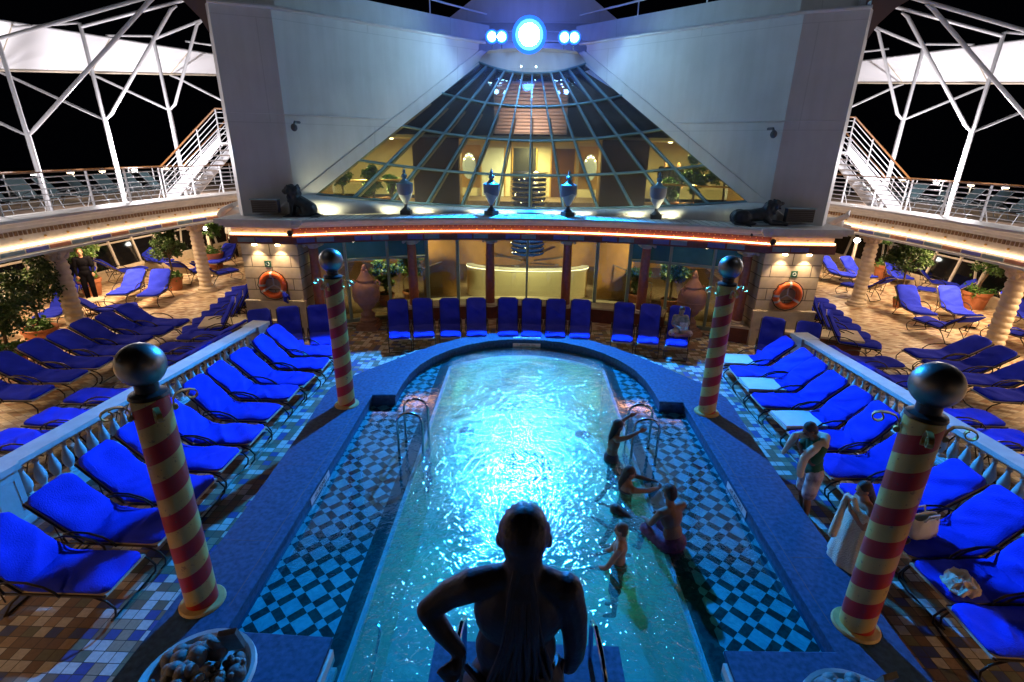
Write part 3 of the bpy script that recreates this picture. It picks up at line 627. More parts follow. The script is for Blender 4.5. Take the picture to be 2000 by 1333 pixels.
# piers
for s,nm in ((-1,'left'),(1,'right')):
    e=empty('stone_pier',(s*7.2,14.3,0),0,'pale stone block pier with a lifebuoy and two downlights, %s end of the bar front'%nm,'pier','stone piers at the ends of the bar front')
    L2=lambda mb: (setattr(mb,'v',[(x-s*7.2,y-14.3,z) for x,y,z in mb.v]),mb)[1]
    X0,X1=min(s*6.42,s*8.0),max(s*6.42,s*8.0)
    L2(MB().box(X0,X1,14.02,14.9,0,2.72)).build('block_wall',M_block,e,smooth=False)
    L2(MB().box(X0-.06,X1+.06,13.9,14.015,0,.98).box(X0-.08,X1+.08,13.88,14.017,.982,1.03)).build('dado',M_cream,e,angle=20)
    # entablature block over the pier
    pa=[(X0-.1,13.80),(X1+.1,13.80)]
    rect=lambda o,z0,z1: L2(MB().box(X0-o,X1+o,13.98-o,15.2,z0,z1))
    rect(.16,2.66,2.88).build('frieze',M_darkred,e); rect(.10,2.882,3.10).build('frieze',M_cream,e)
    rect(.22,3.102,3.16).build('cornice',M_creamw,e); rect(.30,3.162,3.22).build('cornice',M_creamw,e); rect(.38,3.222,3.34).build('cornice',M_creamw,e)
    m=MB(); y0=13.98-.14
    m.box(X0-.13,X1+.13,y0,y0+.03,2.91,2.94)
    xo=X1+.13 if s>0 else X0-.13
    m.box(min(xo-.015,xo+.015),max(xo-.015,xo+.015),y0+.031,15.0,2.91,2.94)
    L2(m).build('light_strip',M_led,e)
    m=MB()
    for k in range(4): m.ell((X0+.2+(X1-X0-.4)*k/3,13.875,3.0),(.022,.012,.022),n=8,m=6)
    L2(m).build('gilt_studs',M_gold,e)
    for k in range(3):
        a=X0+.05+(X1-X0-.1)*k/3
        L2(MB().box(a+.02,a+.48,13.808,13.819,2.71,2.83)).build('painted_panel',[M_greyp,M_violetp,M_darkred][k],e)
    for dx in (-.32,.32):
        L2(MB().lathe([(.02,0),(.06,0),(.06,.05),(.02,.05)],14,(s*7.2+dx,13.87,2.61))).build('downlight',M_lampwarm,e)
        lamp('SPOT',(s*7.2+dx,13.84,2.58),(1,.72,.42),62,.03,(s*7.2+dx,14.06,.6),95,.7,name='pier_downlight')
    t=L2(MB().box(s*7.3-.09,s*7.3+.09,14.0,14.015,1.98,2.16)).build('muster_sign',M_gsign,e)
    m=MB(); m.tube([(s*7.3+.045*math.cos(a*PI/8),13.996,2.07+.045*math.sin(a*PI/8)) for a in range(16)],.007,6,closed=True); L2(m).build('ring_symbol',M_sign,t)
    # round loudspeaker at the break of the frieze
    sp=empty('loudspeaker',(s*6.42,13.72,2.98),0,'black ball loudspeaker under the cornice at the %s pier'%nm,'loudspeaker','ball loudspeakers at the frieze')
    MB().ell((0,0,0),.085,n=18,m=12).build('housing',M_black,sp); MB().tube([(0,.05,0),(0,.3,.02)],.02,8).build('bracket',M_black,sp)
    # vent box above
    v=empty('vent_box',(s*7.22,14.35,3.45),0,'grey louvred vent box on the wall above the %s pier'%nm,'vent','vent boxes above the piers')
    MB().box(-.36,.36,-.2,-.02,.0,.34).build('casing',M_darkg,v); mm=MB()
    for k in range(6): mm.box(-.33,.33,-.215,-.201,.03+.05*k,.05+.05*k)
    mm.build('louvres',M_black,v); MB().box(-.38,.38,-.23,-.02,.342,.365).build('lid',M_blueframe,v)
    # lifebuoy
    lb=empty('lifebuoy',(s*7.2-.0,13.93,1.48),0,'orange lifebuoy with grey tapes hanging on the %s pier'%nm,'lifebuoy','orange lifebuoys')
    MB().tube([(.31*math.cos(a*PI/16),0,.31*math.sin(a*PI/16)) for a in range(32)],.085,14,closed=True).build('ring',M_orange,lb)
    for a in (PI/2,PI*7/6,PI*11/6,PI):
        c=Vector((.31*math.cos(a),0,.31*math.sin(a))); t=Vector((-math.sin(a),0,math.cos(a)))
        MB().tube([tuple(c-t*.03),tuple(c+t*.03)],.089,14).build('tape',M_tape,lb)
    m=MB()
    for a in (PI/2,PI*7/6,PI*11/6): m.tube([(0,.03,0),(.24*math.cos(a),.03,.24*math.sin(a))],.018,6)
    m.build('holder',M_tape,lb)
    m=MB(); m.tube([(.42*math.cos(a*PI/12),-.02+.03*math.sin(a*3),.42*math.sin(a*PI/12)) for a in range(24)],.012,6,closed=True); m.build('grab_line',M_black,lb)
    if s<0:
        m=MB(); m.tube([(.3,-.08,-.2),(.36,-.12,-.3),(.33,-.1,-.42),(.4,-.08,-.5)],[.05,.06,.05,.02],8); m.tube([(.3,-.08,-.2),(.42,-.1,-.27),(.46,-.08,-.40)],[.03,.04,.02],8); m.build('blue_line_bag',M_bluefab,lb)
# ledge spotlights
LX=[-5.72,-4.07,-3.15,-1.57,-.68,.69,1.59,3.14,4.05,5.7]
names=['beside the seated lion','left of the leftmost white urn','right of the leftmost white urn','left of the second white urn','right of the second white urn','left of the third white urn','right of the third white urn','left of the rightmost white urn','right of the rightmost white urn','behind the lying lion']
for i,x in enumerate(LX):
    y=15.5-.03*x*x
    e=empty('ledge_spotlight',(x,y,3.333),0,'round recessed uplight shining on the ledge, '+names[i],'light','uplights in the ledge')
    MB().lathe([(.06,0),(.10,0),(.10,.012),(.075,.014)],20).build('rim',M_steel,e)
    MB().lathe([(.005,.004),(.072,.004),(.072,.010),(.005,.012)],20).build('lens',M_lampw,e)
    lamp('SPOT',(x,y,3.37),(1,.95,.58),48,.05,(x,y+.75,3.9),120,.9,name='ledge_uplight')
# white lidded urns
def white_urn():
    e=empty('white_urn',(0,0,0),0,'x','urn','white lidded urns on the ledge')
    MB().box(-.15,.15,-.15,.15,0,.12).lathe([(.13,.12),(.12,.15),(.05,.22),(.04,.30)],24).build('foot',M_darkg,e)
    MB().lathe([(.04,.29),(.07,.33),(.17,.50),(.215,.66),(.225,.82),(.21,.86)],28).build('body',M_stonew,e)
    # scalloped shoulder overlay
    m=MB(); nn=28; pr=[]; vs=[];fs=[]
    for k in range(nn):
        a=2*PI*k/nn; zl=.66-.10*abs(math.cos(a*1.0+PI/2)); 
        for z in (zl,.72,.80,.87): 
            r=.222+.012 if z>.66 else .222+.006; vs.append((r*math.cos(a),r*math.sin(a),z))
    for k in range(nn):
        for j in range(3): fs.append((k*4+j,((k+1)%nn)*4+j,((k+1)%nn)*4+j+1,k*4+j+1))
    m.add(vs,fs); m.build('shoulder_band',mat('grey_band_glaze',(.22,.22,.28),.5),e)  # plain grey band over the white body
    MB().lathe([(.235,.86),(.235,.885),(.12,.93),(.07,.99),(.05,1.02),(.085,1.06),(.08,1.11),(.03,1.15),(.05,1.19),(.03,1.25),(.005,1.30)],24).build('lid',M_blueframe,e)
    return e
wu=white_urn()
for i,(x,y,l) in enumerate([(-3.62,15.35,'white lidded urn on the ledge, leftmost of the four'),(-1.13,15.6,'white lidded urn on the ledge, just left of the cone centre'),(1.14,15.6,'white lidded urn on the ledge, just right of the cone centre'),(3.68,15.35,'white lidded urn on the ledge, rightmost of the four')]):
    if i==0: wu.location=(x,y,3.333); wu['label']=l
    else: dup(wu,(x,y,3.333),i,l)
# big terracotta urns on pedestals
def big_urn():
    e=empty('terracotta_urn',(0,0,0),0,'x','urn','big terracotta urns beside the bar')
    MB().box(-.31,.31,-.31,.31,.0,.16).box(-.26,.26,-.26,.26,.16,.24).lathe([(.24,.24),(.25,.30),(.20,.36),(.21,.46),(.13,.55),(.12,.62)],28).build('pedestal',M_pinkstone,e)
    MB().lathe([(.12,.60),(.2,.66),(.27,.78),(.27,.82),(.36,.88),(.40,1.02),(.405,1.07),(.39,1.08),(.40,1.18),(.36,1.34),(.25,1.45),(.22,1.47)],36).build('body',M_pinkstone,e)
    MB().lathe([(.24,1.46),(.25,1.52),(.21,1.56),(.19,1.60),(.11,1.72),(.10,1.78)],28).ell((0,0,1.86),(.07,.07,.12),n=14,m=8).ell((.05,0,1.80),(.05,.07,.06)).ell((-.05,0,1.80),(.05,.07,.06)).build('lid',M_pinkstone,e)
    for s in (-1,1): MB().tube([(s*.27,0,1.40),(s*.36,0,1.50),(s*.43,0,1.44),(s*.42,0,1.34),(s*.38,0,1.30)],.028,8).build('handle',M_pinkstone,e)
    return e
bu=big_urn(); bu.location=(-4.8,14.65,0); bu['label']='tall lidded terracotta urn standing left of the bar counter'
dup(bu,(4.83,14.65,0),.4,'tall lidded terracotta urn behind the reading woman, right of the bar counter')

# ================================================================== LOWER GLAZED FRONT
gf=empty('glazed_bar_front',(0,16.4,0),0,'glazed bar front with grey-green door frames and transoms coloured like a teal reflection','glass front')
gY=lambda x: 16.45-.042*x*x
def gl(mb): return loc(mb,16.4)
vx=[-6.35,-5.5,-4.35,-3.2,-2.25,-.02,2.2,3.2,4.35,5.5,6.35]
def post(x,w=.045,z0=0,z1=2.68): return MB().box(x-w,x+w,gY(x)-.05,gY(x)+.05,z0,z1)
for x in vx: gl(post(x,.05 if abs(x)<3.3 and abs(x)>.5 else .035)).build('upright',M_tealg,gf)
for a,b in ((-6.35,-3.2),(3.2,6.35)):
    gl(MB().sweep(arcpath(gY,a,b,8),[(-.035,1.93),(-.035,2.0),(.035,2.0),(.035,1.93)])).build('transom_bar',M_tealg,gf)
    gl(MB().sweep(arcpath(gY,a,b,8),[(-.05,0),(-.05,.12),(.05,.12),(.05,0)])).build('threshold',M_tealg,gf)
def pane(a,b,z0,z1,m,nm):
    gl(MB().sweep(arcpath(gY,a+.04,b-.04,2),[(-.006,z0),(-.006,z1),(.006,z1),(.006,z0)])).build(nm,m,gf)
for i in range(len(vx)-1):
    a,b=vx[i],vx[i+1]
    if b<=-3.15 or a>=3.15: pane(a,b,2.01,2.66,M_tglass,'transom_pane'); pane(a,b,.13,1.92,M_wglass,'door_pane')
    else: pane(a,b,.0,2.66,M_wglass,'tall_pane')

# ================================================================== WHITE BULWARK WALLS AND GLASS CONE
P_pts=[(7.92,14.35),(6.66,14.87),(1.55,19.28)]   # plan of the flanking wall, outer -> inner
eb=lambda t:(6.25+(1.77-6.25)*t, 15.22+(19.02-15.22)*t, 3.88+(7.83-3.88)*t)  # glass edge
for s,nm in ((-1,'left'),(1,'right')):
    e=empty('bulwark_wall',(s*7,15,3.3),0,'tall white steel wall sweeping up to the floodlights, %s of the glass cone'%nm,'wall','white walls flanking the glass cone')
    L3=lambda mb:(setattr(mb,'v',[(s*x-s*7,y-15,z-3.3) for x,y,z in mb.v]),mb)[1]
    # front skin, following the glass edge
    def skin(off):
        g=[]
        dirn=Vector((6.66-1.55,14.87-19.28,0)).normalized(); nn=Vector((-.65,-.76,0))*-off
        out=[]
        zt=8.44
        out.append([(7.92,14.35,3.3),(7.92,14.35,5.96),(7.92,14.35,zt)])
        out.append([(6.66,14.87,3.3),(6.66,14.87,5.96),(6.66,14.87,zt)])
        return out
    m=MB()
    cols=[]
    cols.append([(7.95,14.34,3.3),(7.95,14.34,8.44)]); cols.append([(6.66,14.87,3.3),(6.66,14.87,8.44)]); cols.append([(6.50,15.01,3.3),(6.50,15.01,8.44)])
    for t in [0,.12,.25,.4,.55,.7,.85,1.0]:
        x,y,z=eb(t); yy=14.87+(6.66-x)*(19.28-14.87)/(6.66-1.55)
        cols.append([(x,yy,z),(x,yy,8.44)])
    vs=[p for c in cols for p in c]; fs=[(i*2,i*2+1,i*2+3,i*2+2) for i in range(len(cols)-1)]
    m.add(vs,fs); k=len(vs)
    # thickness: back skin and edges
    back=[(x+.25,y+.30,z) for x,y,z in vs]; m.add(back,[tuple(q+0 for q in f[::-1]) for f in fs])
    nn_=len(cols)
    edge=[]
    for i in range(nn_-1): edge.append((i*2,i*2+2,k+i*2+2,k+i*2)); edge.append((i*2+1,k+i*2+1,k+i*2+3,i*2+3))
    edge.append((0,k,k+1,1)); j=(nn_-1)*2; edge.append((j,j+1,k+j+1,k+j))
    m.f+=edge
    L3(m).build('front_plate',M_white,e,angle=8)
    # weld seam and top rolled edge, frame along the glass
    L3(MB().tube([(7.96,14.33,5.97),(6.66,14.85,5.97),(4.12,17.05,5.97)],.012,6)).build('weld_seam',M_white_rail,e)
    L3(MB().tube([(7.96,14.31,8.44),(6.66,14.83,8.44),(1.55,19.24,8.44)],.045,8)).build('top_edge',M_white_rail,e)
    pts=[eb(-.12+1.2*q/10) for q in range(11)]
    m=MB(); vs=[];fs=[]
    for x,y,z in pts:
        yy=14.87+(6.66-x)*(.863)-.03
        vs+=[(x-.02,yy-.10,z-.06),(x+.30,yy-.28,z+.06),(x+.32,yy-.16,z+.10),(x+.0,yy+.02,z)]
    for i in range(10):
        for q in range(4): fs.append((i*4+q,(i+1)*4+q,(i+1)*4+(q+1)%4,i*4+(q+1)%4))
    m.add(vs,fs); L3(m).build('glass_gutter',M_white,e)
    # outer side plate and curved bracket that flares out near the top
    L3(MB().add([(7.95,14.36,3.3),(7.95,14.36,8.6),(8.9,20.5,8.6),(8.9,20.5,3.3)],[(0,1,2,3)])).build('side_plate',M_white,e)
    arc=[(7.97,6.7),(8.02,7.3),(8.14,7.75),(8.36,8.15),(8.7,8.5),(9.2,8.8),(9.9,9.05)]
    m=MB(); vs=[(7.95,14.6,6.7)]+[(7.95,14.6,9.6)]
    fr_=[(x,14.6,z) for x,z in arc]+[(9.9,14.6,9.6),(7.95,14.6,9.6)]; bk=[(x,14.9,z) for x,_,z in fr_]; q=len(fr_)
    m.add(fr_+bk,[tuple(range(q)),tuple(range(q,2*q))[::-1]]+[(i,(i+1)%q,q+(i+1)%q,q+i) for i in range(q)]); L3(m).build('flared_bracket',mat('brown_painted_bracket',(.16,.10,.09),.5),e)
    # small device on the wall
    d=empty('wall_camera',(s*6.36,14.78,5.7),0,'small dark dome camera on the white wall, %s side'%nm,'camera','dome cameras on the white walls')
    MB().tube([(0,.3,.08),(0,0,.08),(0,-.05,.02)],.035,8).build('arm',M_darkg,d); MB().ell((0,-.09,-.06),(.085,.085,.10),n=16,m=10).build('dome',M_darkg,d)
    # set-back upper parapet with railing
    up=empty('upper_parapet',(s*5,17,8.4),0,'purple-lit upper parapet with white top rail above the %s white wall'%nm,'parapet','upper parapets')
    L4=lambda mb:(setattr(mb,'v',[(s*x-s*5,y-17,z-8.4) for x,y,z in mb.v]),mb)[1]
    base=[(8.2,14.9),(6.8,15.5),(2.7,19.0),(1.4,20.2)]; tops=[9.25,9.22,9.15,9.15]
    vs=[(x,y,8.30) for x,y in base]+[(x+.1,y+.15,z) for (x,y),z in zip(base,tops)]+[(x+.3,y+.4,z) for (x,y),z in zip(base,tops)]+[(x+.3,y+.4,8.3) for x,y in base]
    fs=[(r_*4+i,r_*4+i+1,(r_+1)*4+i+1,(r_+1)*4+i) for r_ in range(3) for i in range(3)]
    L4(MB().add(vs,fs)).build('parapet_plate',M_white,up,angle=10)
    L4(MB().tube([(8.2,15.2,9.9),(6.9,15.9,9.85),(2.8,19.3,9.55),(1.6,20.4,9.5)],.03,8)).build('top_rail',M_white_rail,up)
    L4(MB().tube([(6.9,15.9,9.2),(6.9,15.9,9.85)],.022,6)).build('rail_post',M_white_rail,up); L4(MB().tube([(5,17.45,9.2),(5,17.45,9.7)],.022,6)).build('rail_post',M_white_rail,up); L4(MB().tube([(3.3,18.9,9.15),(3.3,18.9,9.57)],.022,6)).build('rail_post',M_white_rail,up)
# raised funnel casing in the centre behind the floodlights
fn=empty('funnel_casing',(0,20.5,8.3),0,'purple-blue plated casing behind the floodlights with a pale oval hatch','funnel')
m=MB(); m.add([(-3.1,19.6,8.2),(3.1,19.6,8.2),(3.1,20.6,9.3),(-3.1,20.6,9.3),(-1.2,20.6,10.6),(1.2,20.6,10.6)],[(0,1,2,3),(3,2,5,4)]); m.v=[(x,y-20.5,z-8.3) for x,y,z in m.v]; m.build('casing_plate',M_white,fn,smooth=False)
for z,y in ((8.62,19.93),(8.95,20.22),(9.28,20.5)): MB().tube([(-2.9,y-20.55,z-8.3),(2.9,y-20.55,z-8.3)],.018,6).build('seam_rail',M_white_rail,fn)
m=MB(); m.add([(2.1+.11*math.cos(a)+.0,19.62+.9*(.45+.42*math.sin(a))-20.5-.05,8.2+1.1*(.45+.42*math.sin(a))-8.3+.03) for a in [2*PI*k/24 for k in range(24)]],[tuple(range(24))]); m.build('oval_hatch',M_sign,fn,smooth=False)
# glass half cone
gc=empty('glass_cone',(0,16.5,3.4),0,'half cone of tinted glass panes with blue glazing bars fanning from the floodlights','glass roof')
def GP(s,t):
    """s -1..1 across, t 0 bottom..1 top"""
    X=6.25+(1.77-6.25)*t
    ye=15.22+(19.02-15.22)*t; ze=3.88+(7.83-3.88)*t
    yc=16.28+(18.55-16.28)*t; zc=3.47+(7.46-3.47)*t
    return Vector((X*s,yc+(ye-yc)*s*s,zc+(ze-zc)*s*s))
G0=Vector((0,16.5,3.4))
NB=12; TR=[0,.235,.49,.745,1.0]
for j in range(4):
    for i in range(NB):
        s0,s1=-1+2*i/NB,-1+2*(i+1)/NB
        q=[GP(s0,TR[j]),GP(s1,TR[j]),GP(s1,TR[j+1]),GP(s0,TR[j+1])]; c=sum(q,Vector())/4
        q=[c+(p-c)*.97-G0 for p in q]; nn=(q[1]-q[0]).cross(q[3]-q[0]).normalized()*.008
        m=MB(); m.add([p-nn for p in q]+[p+nn for p in q],[(3,2,1,0),(4,5,6,7),(0,1,5,4),(1,2,6,5),(2,3,7,6),(3,0,4,7)]); m.build('glass_pane',M_cglass,gc,smooth=False)
def bar(pts,w=.035,h=.05):
    m=MB(); vs=[];fs=[]
    for i,p in enumerate(pts):
        a=pts[max(0,i-1)];b=pts[min(len(pts)-1,i+1)]; t=(b-a).normalized(); nrm=Vector((p.x*.12,-1,.55)).normalized(); sd=t.cross(nrm).normalized()*w; nr=sd.cross(t).normalized()*h
        p=p-G0; vs+=[p-sd-nr,p+sd-nr,p+sd+nr,p-sd+nr]
    for i in range(len(pts)-1):
        for q in range(4): fs.append((i*4+q,(i+1)*4+q,(i+1)*4+(q+1)%4,i*4+(q+1)%4))
    fs+= [(0,1,2,3),tuple(len(vs)-4+q for q in (3,2,1,0))]
    return m.add(vs,fs)
for i in range(NB+1): bar([GP(-1+2*i/NB,t/6) for t in range(7)],.024).build('mullion',M_blueframe,gc)
for t in TR: bar([GP(-1+2*i/24,t) for i in range(25)],.026,.045).build('ring_bar',M_blueframe,gc)
# inner pale frame behind each bar
for i in range(NB+1):
    m=bar([GP(-1+2*i/NB,t/6)+Vector((.06,.09,-.03)) for t in range(5)],.02,.03); m.build('inner_frame',M_cream,gc)
# curved white sill under the glass
sl=empty('curved_sill',(0,16,3.33),0,'smooth white sill curving under the glass cone, lit by the ledge lights','sill')
m=MB(); vs=[];fs=[]; ns=32; pr=[(0,0),(.05,.25),(.12,.6),(.3,.9),(1,1)]
for i in range(ns+1):
    s=-1.08+2.16*i/ns; T=GP(s,0)+Vector((0,-.03,-.02)); x=T.x; B_=Vector((x,15.95-.031*x*x,3.333))
    if abs(s)>1: T=GP(1 if s>0 else -1,0)+Vector((x-GP(math.copysign(1,s),0).x,-.03-.35*(abs(s)-1)*6,0))
    for u,v in [(0,0),(-.05,.35),(.1,.72),(.45,.93),(1,1)]: vs.append((x,B_.y+(T.y-B_.y)*u-16,B_.z+(T.z-B_.z)*v-3.33))
for i in range(ns):
    for q in range(4): fs.append((i*5+q,(i+1)*5+q,(i+1)*5+q+1,i*5+q+1))
m.add(vs,fs); m.build('sill_plate',M_white,sl,angle=60)
# hub dish and floodlights at the apex
hb=empty('floodlight_platform',(0,18.6,7.6),0,'shallow white half dish at the apex of the cone carrying the floodlights','light platform')
m=MB(); vs=[];fs=[]; ns=24
rings=[]
for i in range(ns+1):
    s=-1+2*i/ns; a=GP(s,1.0)+Vector((0,-.03,.03)); b=Vector((1.55*s,18.78+.45*s*s-.1,8.12)); c=Vector((1.42*s,18.30+.55*s*s,8.16)); d=Vector((1.40*s,19.4,8.17))
    vs+=[tuple(p-Vector((0,18.6,7.6))) for p in (a,a+(b-a)*.5+Vector((0,.0,.0)),b,c,d)]
for i in range(ns):
    for q in range(4): fs.append((i*5+q,(i+1)*5+q,(i+1)*5+q+1,i*5+q+1))
m.add(vs,fs); m.build('dish',M_white,hb,angle=40)
for k,x in enumerate((-.35,.12)): MB().ell((x,-.32,.03),(.02,.02,.02),n=8,m=6).build('marker_lamp',M_keylens2,hb)
def flood(x,y,z,r,m_l,lab,grp,double=False):
    e=empty('floodlight',(x,y,z),0,lab,'floodlight',grp)
    for dx in ((-.15,.15) if double else (0,)):
        f=MB().lathe([(r*.55,-.28),(r*1.12,-.12),(r*1.2,-.03),(r*1.05,-.03)],24); f.v=[(a+dx,-c*.9,b-c*.35) for a,b,c in [(p[0],p[1],p[2]) for p in f.v]]; f.build('housing',M_darkg,e)
        k=.74; g=MB().ell((0,0,0),(r*k,r*k,r*.35),n=24,m=12); g.v=[(a+dx,-c-.05,b) for a,b,c in g.v]; g.build('lens',m_l,e)
        g=MB().lathe([(r*.3,.02),(r*.78,.01),(r*1.02,.0),(r*1.04,.03)],28,cap=False); g.v=[(a+dx,-c-.03,b) for a,b,c in g.v]; g.build('glow_ring',M_keyring,e)  # emissive ring standing in for the cyan glow round the lens
        g=MB().lathe([(r*1.0,.01),(r*1.22,-.02),(r*1.26,.02),(r*1.0,.04)],28,cap=False); g.v=[(a+dx,-c-.02,b) for a,b,c in g.v]; g.build('halo_ring',M_halo,e)  # emissive ring standing in for the outer blue halo
    MB().tube([(-.15,.1,-.3),(-.15,.1,-.02),(.15,.1,-.02),(.15,.1,-.3)],.018,6).build('yoke',M_darkg,e)
    return e
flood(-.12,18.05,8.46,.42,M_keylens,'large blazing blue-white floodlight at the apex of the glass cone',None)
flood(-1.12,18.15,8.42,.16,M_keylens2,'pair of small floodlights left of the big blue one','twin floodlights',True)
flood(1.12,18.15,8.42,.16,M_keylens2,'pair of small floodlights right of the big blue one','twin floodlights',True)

# ================================================================== SIDE GALLERIES
F_pts=[(11.0,-6),(11.5,-1),(11.85,4),(12.0,8),(12.02,11.2),(11.9,13.4),(11.68,15.9),(11.35,17.6),(10.95,19.2),(10.4,21)]
def resample(p,step):
    out=[Vector(p[0])]; 
    for a,b in zip(p,p[1:]):
        a=Vector(a);b=Vector(b); k=max(1,int((b-a).length/step))
        for i in range(1,k+1): out.append(a+(b-a)*i/k)
    return [(v.x,v.y) for v in out]
def smoothp(p,it=2):
    for _ in range(it):
        q=[p[0]]
        for a,b in zip(p,p[1:]): q+=[(a[0]*.75+b[0]*.25,a[1]*.75+b[1]*.25),(a[0]*.25+b[0]*.75,a[1]*.25+b[1]*.75)]
        q.append(p[-1]); p=q
    return p
FP=smoothp(F_pts,2)
def along(path,step,start=0):
    """points and unit tangents every step metres"""
    out=[];d=start
    acc=0
    for a,b in zip(path,path[1:]):
        a=Vector(a);b=Vector(b);L_=(b-a).length
        while d<=acc+L_:
            out.append((a+(b-a)*((d-acc)/L_),(b-a).normalized())); d+=step
        acc+=L_
    return out
for s,nm in ((-1,'left'),(1,'right')):
    def S(mb,ox=12,oy=10,oz=3.0): mb.v=[(s*x-s*ox,y-oy,z-oz) for x,y,z in mb.v]; return mb
    g=empty('side_gallery',(s*12,10,3.0),0,'curved cream gallery edge with dentils and a warm light line, %s side'%nm,'gallery','curved galleries over the side decks')
    # path runs +y ; right side of ship: left normal is -x (pool side) => negative offset = outward
    S(MB().sweep(FP,[(0,2.62),(0,2.86),(-.02,2.86),(-.02,3.28),(-.5,3.28),(-.5,2.62)])).build('fascia',M_cream,g)
    S(MB().sweep(FP,[(.0,2.60),(.045,2.60),(.045,2.66),(.0,2.67)])).build('lower_moulding',M_creamw,g)
    S(MB().sweep(FP,[(-.02,3.24),(.06,3.26),(.08,3.33),(.16,3.35),(.20,3.42),(.32,3.45),(.34,3.52),(-.35,3.54),(-.35,3.24)])).build('cornice',M_creamw,g)
    S(MB().sweep(FP,[(.035,2.86),(.035,2.885),(.0,2.885),(.0,2.86)])).build('light_strip',M_ledw,g)
    m=MB()
    for p,t in along(FP,.115,.3):
        if p.y<8: continue
        nn=Vector((-t.y,t.x)); c=p-nn*.0; m.obox((c.x-nn.x*.005,c.y-nn.y*.005,3.17),(t.x*.028,t.y*.028,0),(nn.x*.02,nn.y*.02,0),(0,0,.05))
    S(m).build('dentil_row',mat('brown_dentil_recess',(.30,.17,.08),.7),g)
    m=MB()
    for p,t in along(FP,.62,.5):
        if p.y<8: continue
        nn=Vector((-t.y,t.x)); m.ell((p.x+nn.x*0,p.y+nn.y*0,3.02),(.032,.03,.032),n=10,m=8)
    S(m).build('gilt_studs',M_gold,g)
    pc=[M_pinkp,M_greyp,M_violetp]
    for k,(p,t) in enumerate(along(FP,.62,.2)):
        if p.y<8: continue
        nn=Vector((-t.y,t.x)); mb=MB().obox((p.x+nn.x*.006,p.y+nn.y*.006,2.745),(t.x*.285,t.y*.285,0),(nn.x*.008,nn.y*.008,0),(0,0,.045))
        S(mb).build('painted_panel',pc[k%3],g)
    # soffit + floor
    vs=[(x+.25,y,2.72) for x,y in FP]+[(17.6,y,2.72) for x,y in FP]; q=len(FP)
    S(MB().add(vs,[(i,i+1,q+i+1,q+i) for i in range(q-1)])).build('soffit',M_creamw,g,smooth=False)
    f=MB().add([(s*(x+.3),y,3.22) for x,y in FP]+[(s*17.8,y,3.22) for x,y in FP]+[(s*10.0,34,3.22),(s*17.8,34,3.22),(s*8.9,21,3.22)],[(i,i+1,q+i+1,q+i) for i in range(q-1)]+[(q-1,2*q,2*q+1,2*q-1),(q-1,2*q+2,2*q)])
    structure('upper_deck_floor',f,M_dirt,smooth=False)
    # railing on the coaming
    rl=empty('deck_railing',(s*12,10,3.5),0,'white horizontal-bar railing with teak handrail on the %s gallery edge'%nm,'railing','white railings on the galleries')
    RP=[(x+.30,y) for x,y in FP]
    T=lambda mb:S(mb,12,10,3.5)
    for z in (3.66,3.80,3.94,4.08,4.22,4.36):
        T(MB().tube([(x,y,z) for x,y in RP],.013,6)).build('bar',M_white_rail,rl)
    T(MB().sweep(RP,[(-.035,4.46),(-.035,4.49),(.035,4.49),(.035,4.46)])).build('handrail',M_wood,rl)
    for p,t in along(RP,1.25,.4):
        if p.y<8: continue
        m=MB(); m.obox((p.x,p.y,3.98),(t.x*.012,t.y*.012,0),(-t.y*.03,t.x*.03,0),(0,0,.48)); 
        m.tube([(p.x+.02,p.y,3.9),(p.x+.28,p.y,3.30)],.012,6)
        T(m).build('post',M_white_rail,rl)
    # outer bulwark rail with deck lamps
    OP=[(17.4,-4),(17.5,8),(17.4,14),(17.2,20),(16.6,26),(15.6,33)]; OP=smoothp(OP,2)
    orl=empty('outer_railing',(s*17,15,3.2),0,'far outer deck railing with teak top against the night, %s side'%nm,'railing','outer railings against the night')
    U=lambda mb:S(mb,17,15,3.2)
    for z in (3.4,3.6,3.8,4.0): U(MB().tube([(x,y,z) for x,y in OP],.014,6)).build('bar',M_white_rail,orl)
    U(MB().sweep(OP,[(-.04,4.2),(-.04,4.24),(.04,4.24),(.04,4.2)])).build('handrail',M_wood,orl)
    for p,t in along(OP,1.3,.4):
        if p.y<9: continue
        U(MB().tube([(p.x,p.y,3.22),(p.x,p.y,4.2)],.022,6)).build('post',M_white_rail,orl)
    LP=[12.0,14.2,16.2,18.2,19.6,21.0,22.6,24.4,26.5]
    for k,y in enumerate(LP):
        x=[p for p in OP if p[1]<=y][-1][0]-.12
        e=empty('deck_lamp',(s*x,y,4.12),0,'glowing deck lamp on the outer railing, %s from the near end, %s side'%(ORD[k],nm),'lamp','deck lamps on the outer railings')
        MB().lathe([(.02,0),(.13,0),(.10,.08),(.03,.10)],14).build('hood',M_white_rail,e); MB().lathe([(.01,-.03),(.085,-.03),(.11,-.004),(.01,-.004)],14).build('lens',M_lampwarm if k%3 else M_lampw,e)
    # masts carrying the canopy
    frames=[(14.72,13.76,7.75,5.34,(9.45,8.6),(9.0,8.75),(17.3,7.0)),(17.34,13.53,8.53,5.86,(10.53,8.99),(10.0,9.2),(16.57,7.2)),(19.71,12.93,8.62,6.31,(11.18,9.07),(10.9,9.2),(15.5,7.42)),(22.6,12.2,8.8,6.7,(10.9,9.1),(10.6,9.3),(14.5,7.75))]
    MN=['nearest to the camera','second from the camera','third from the camera','farthest from the camera']
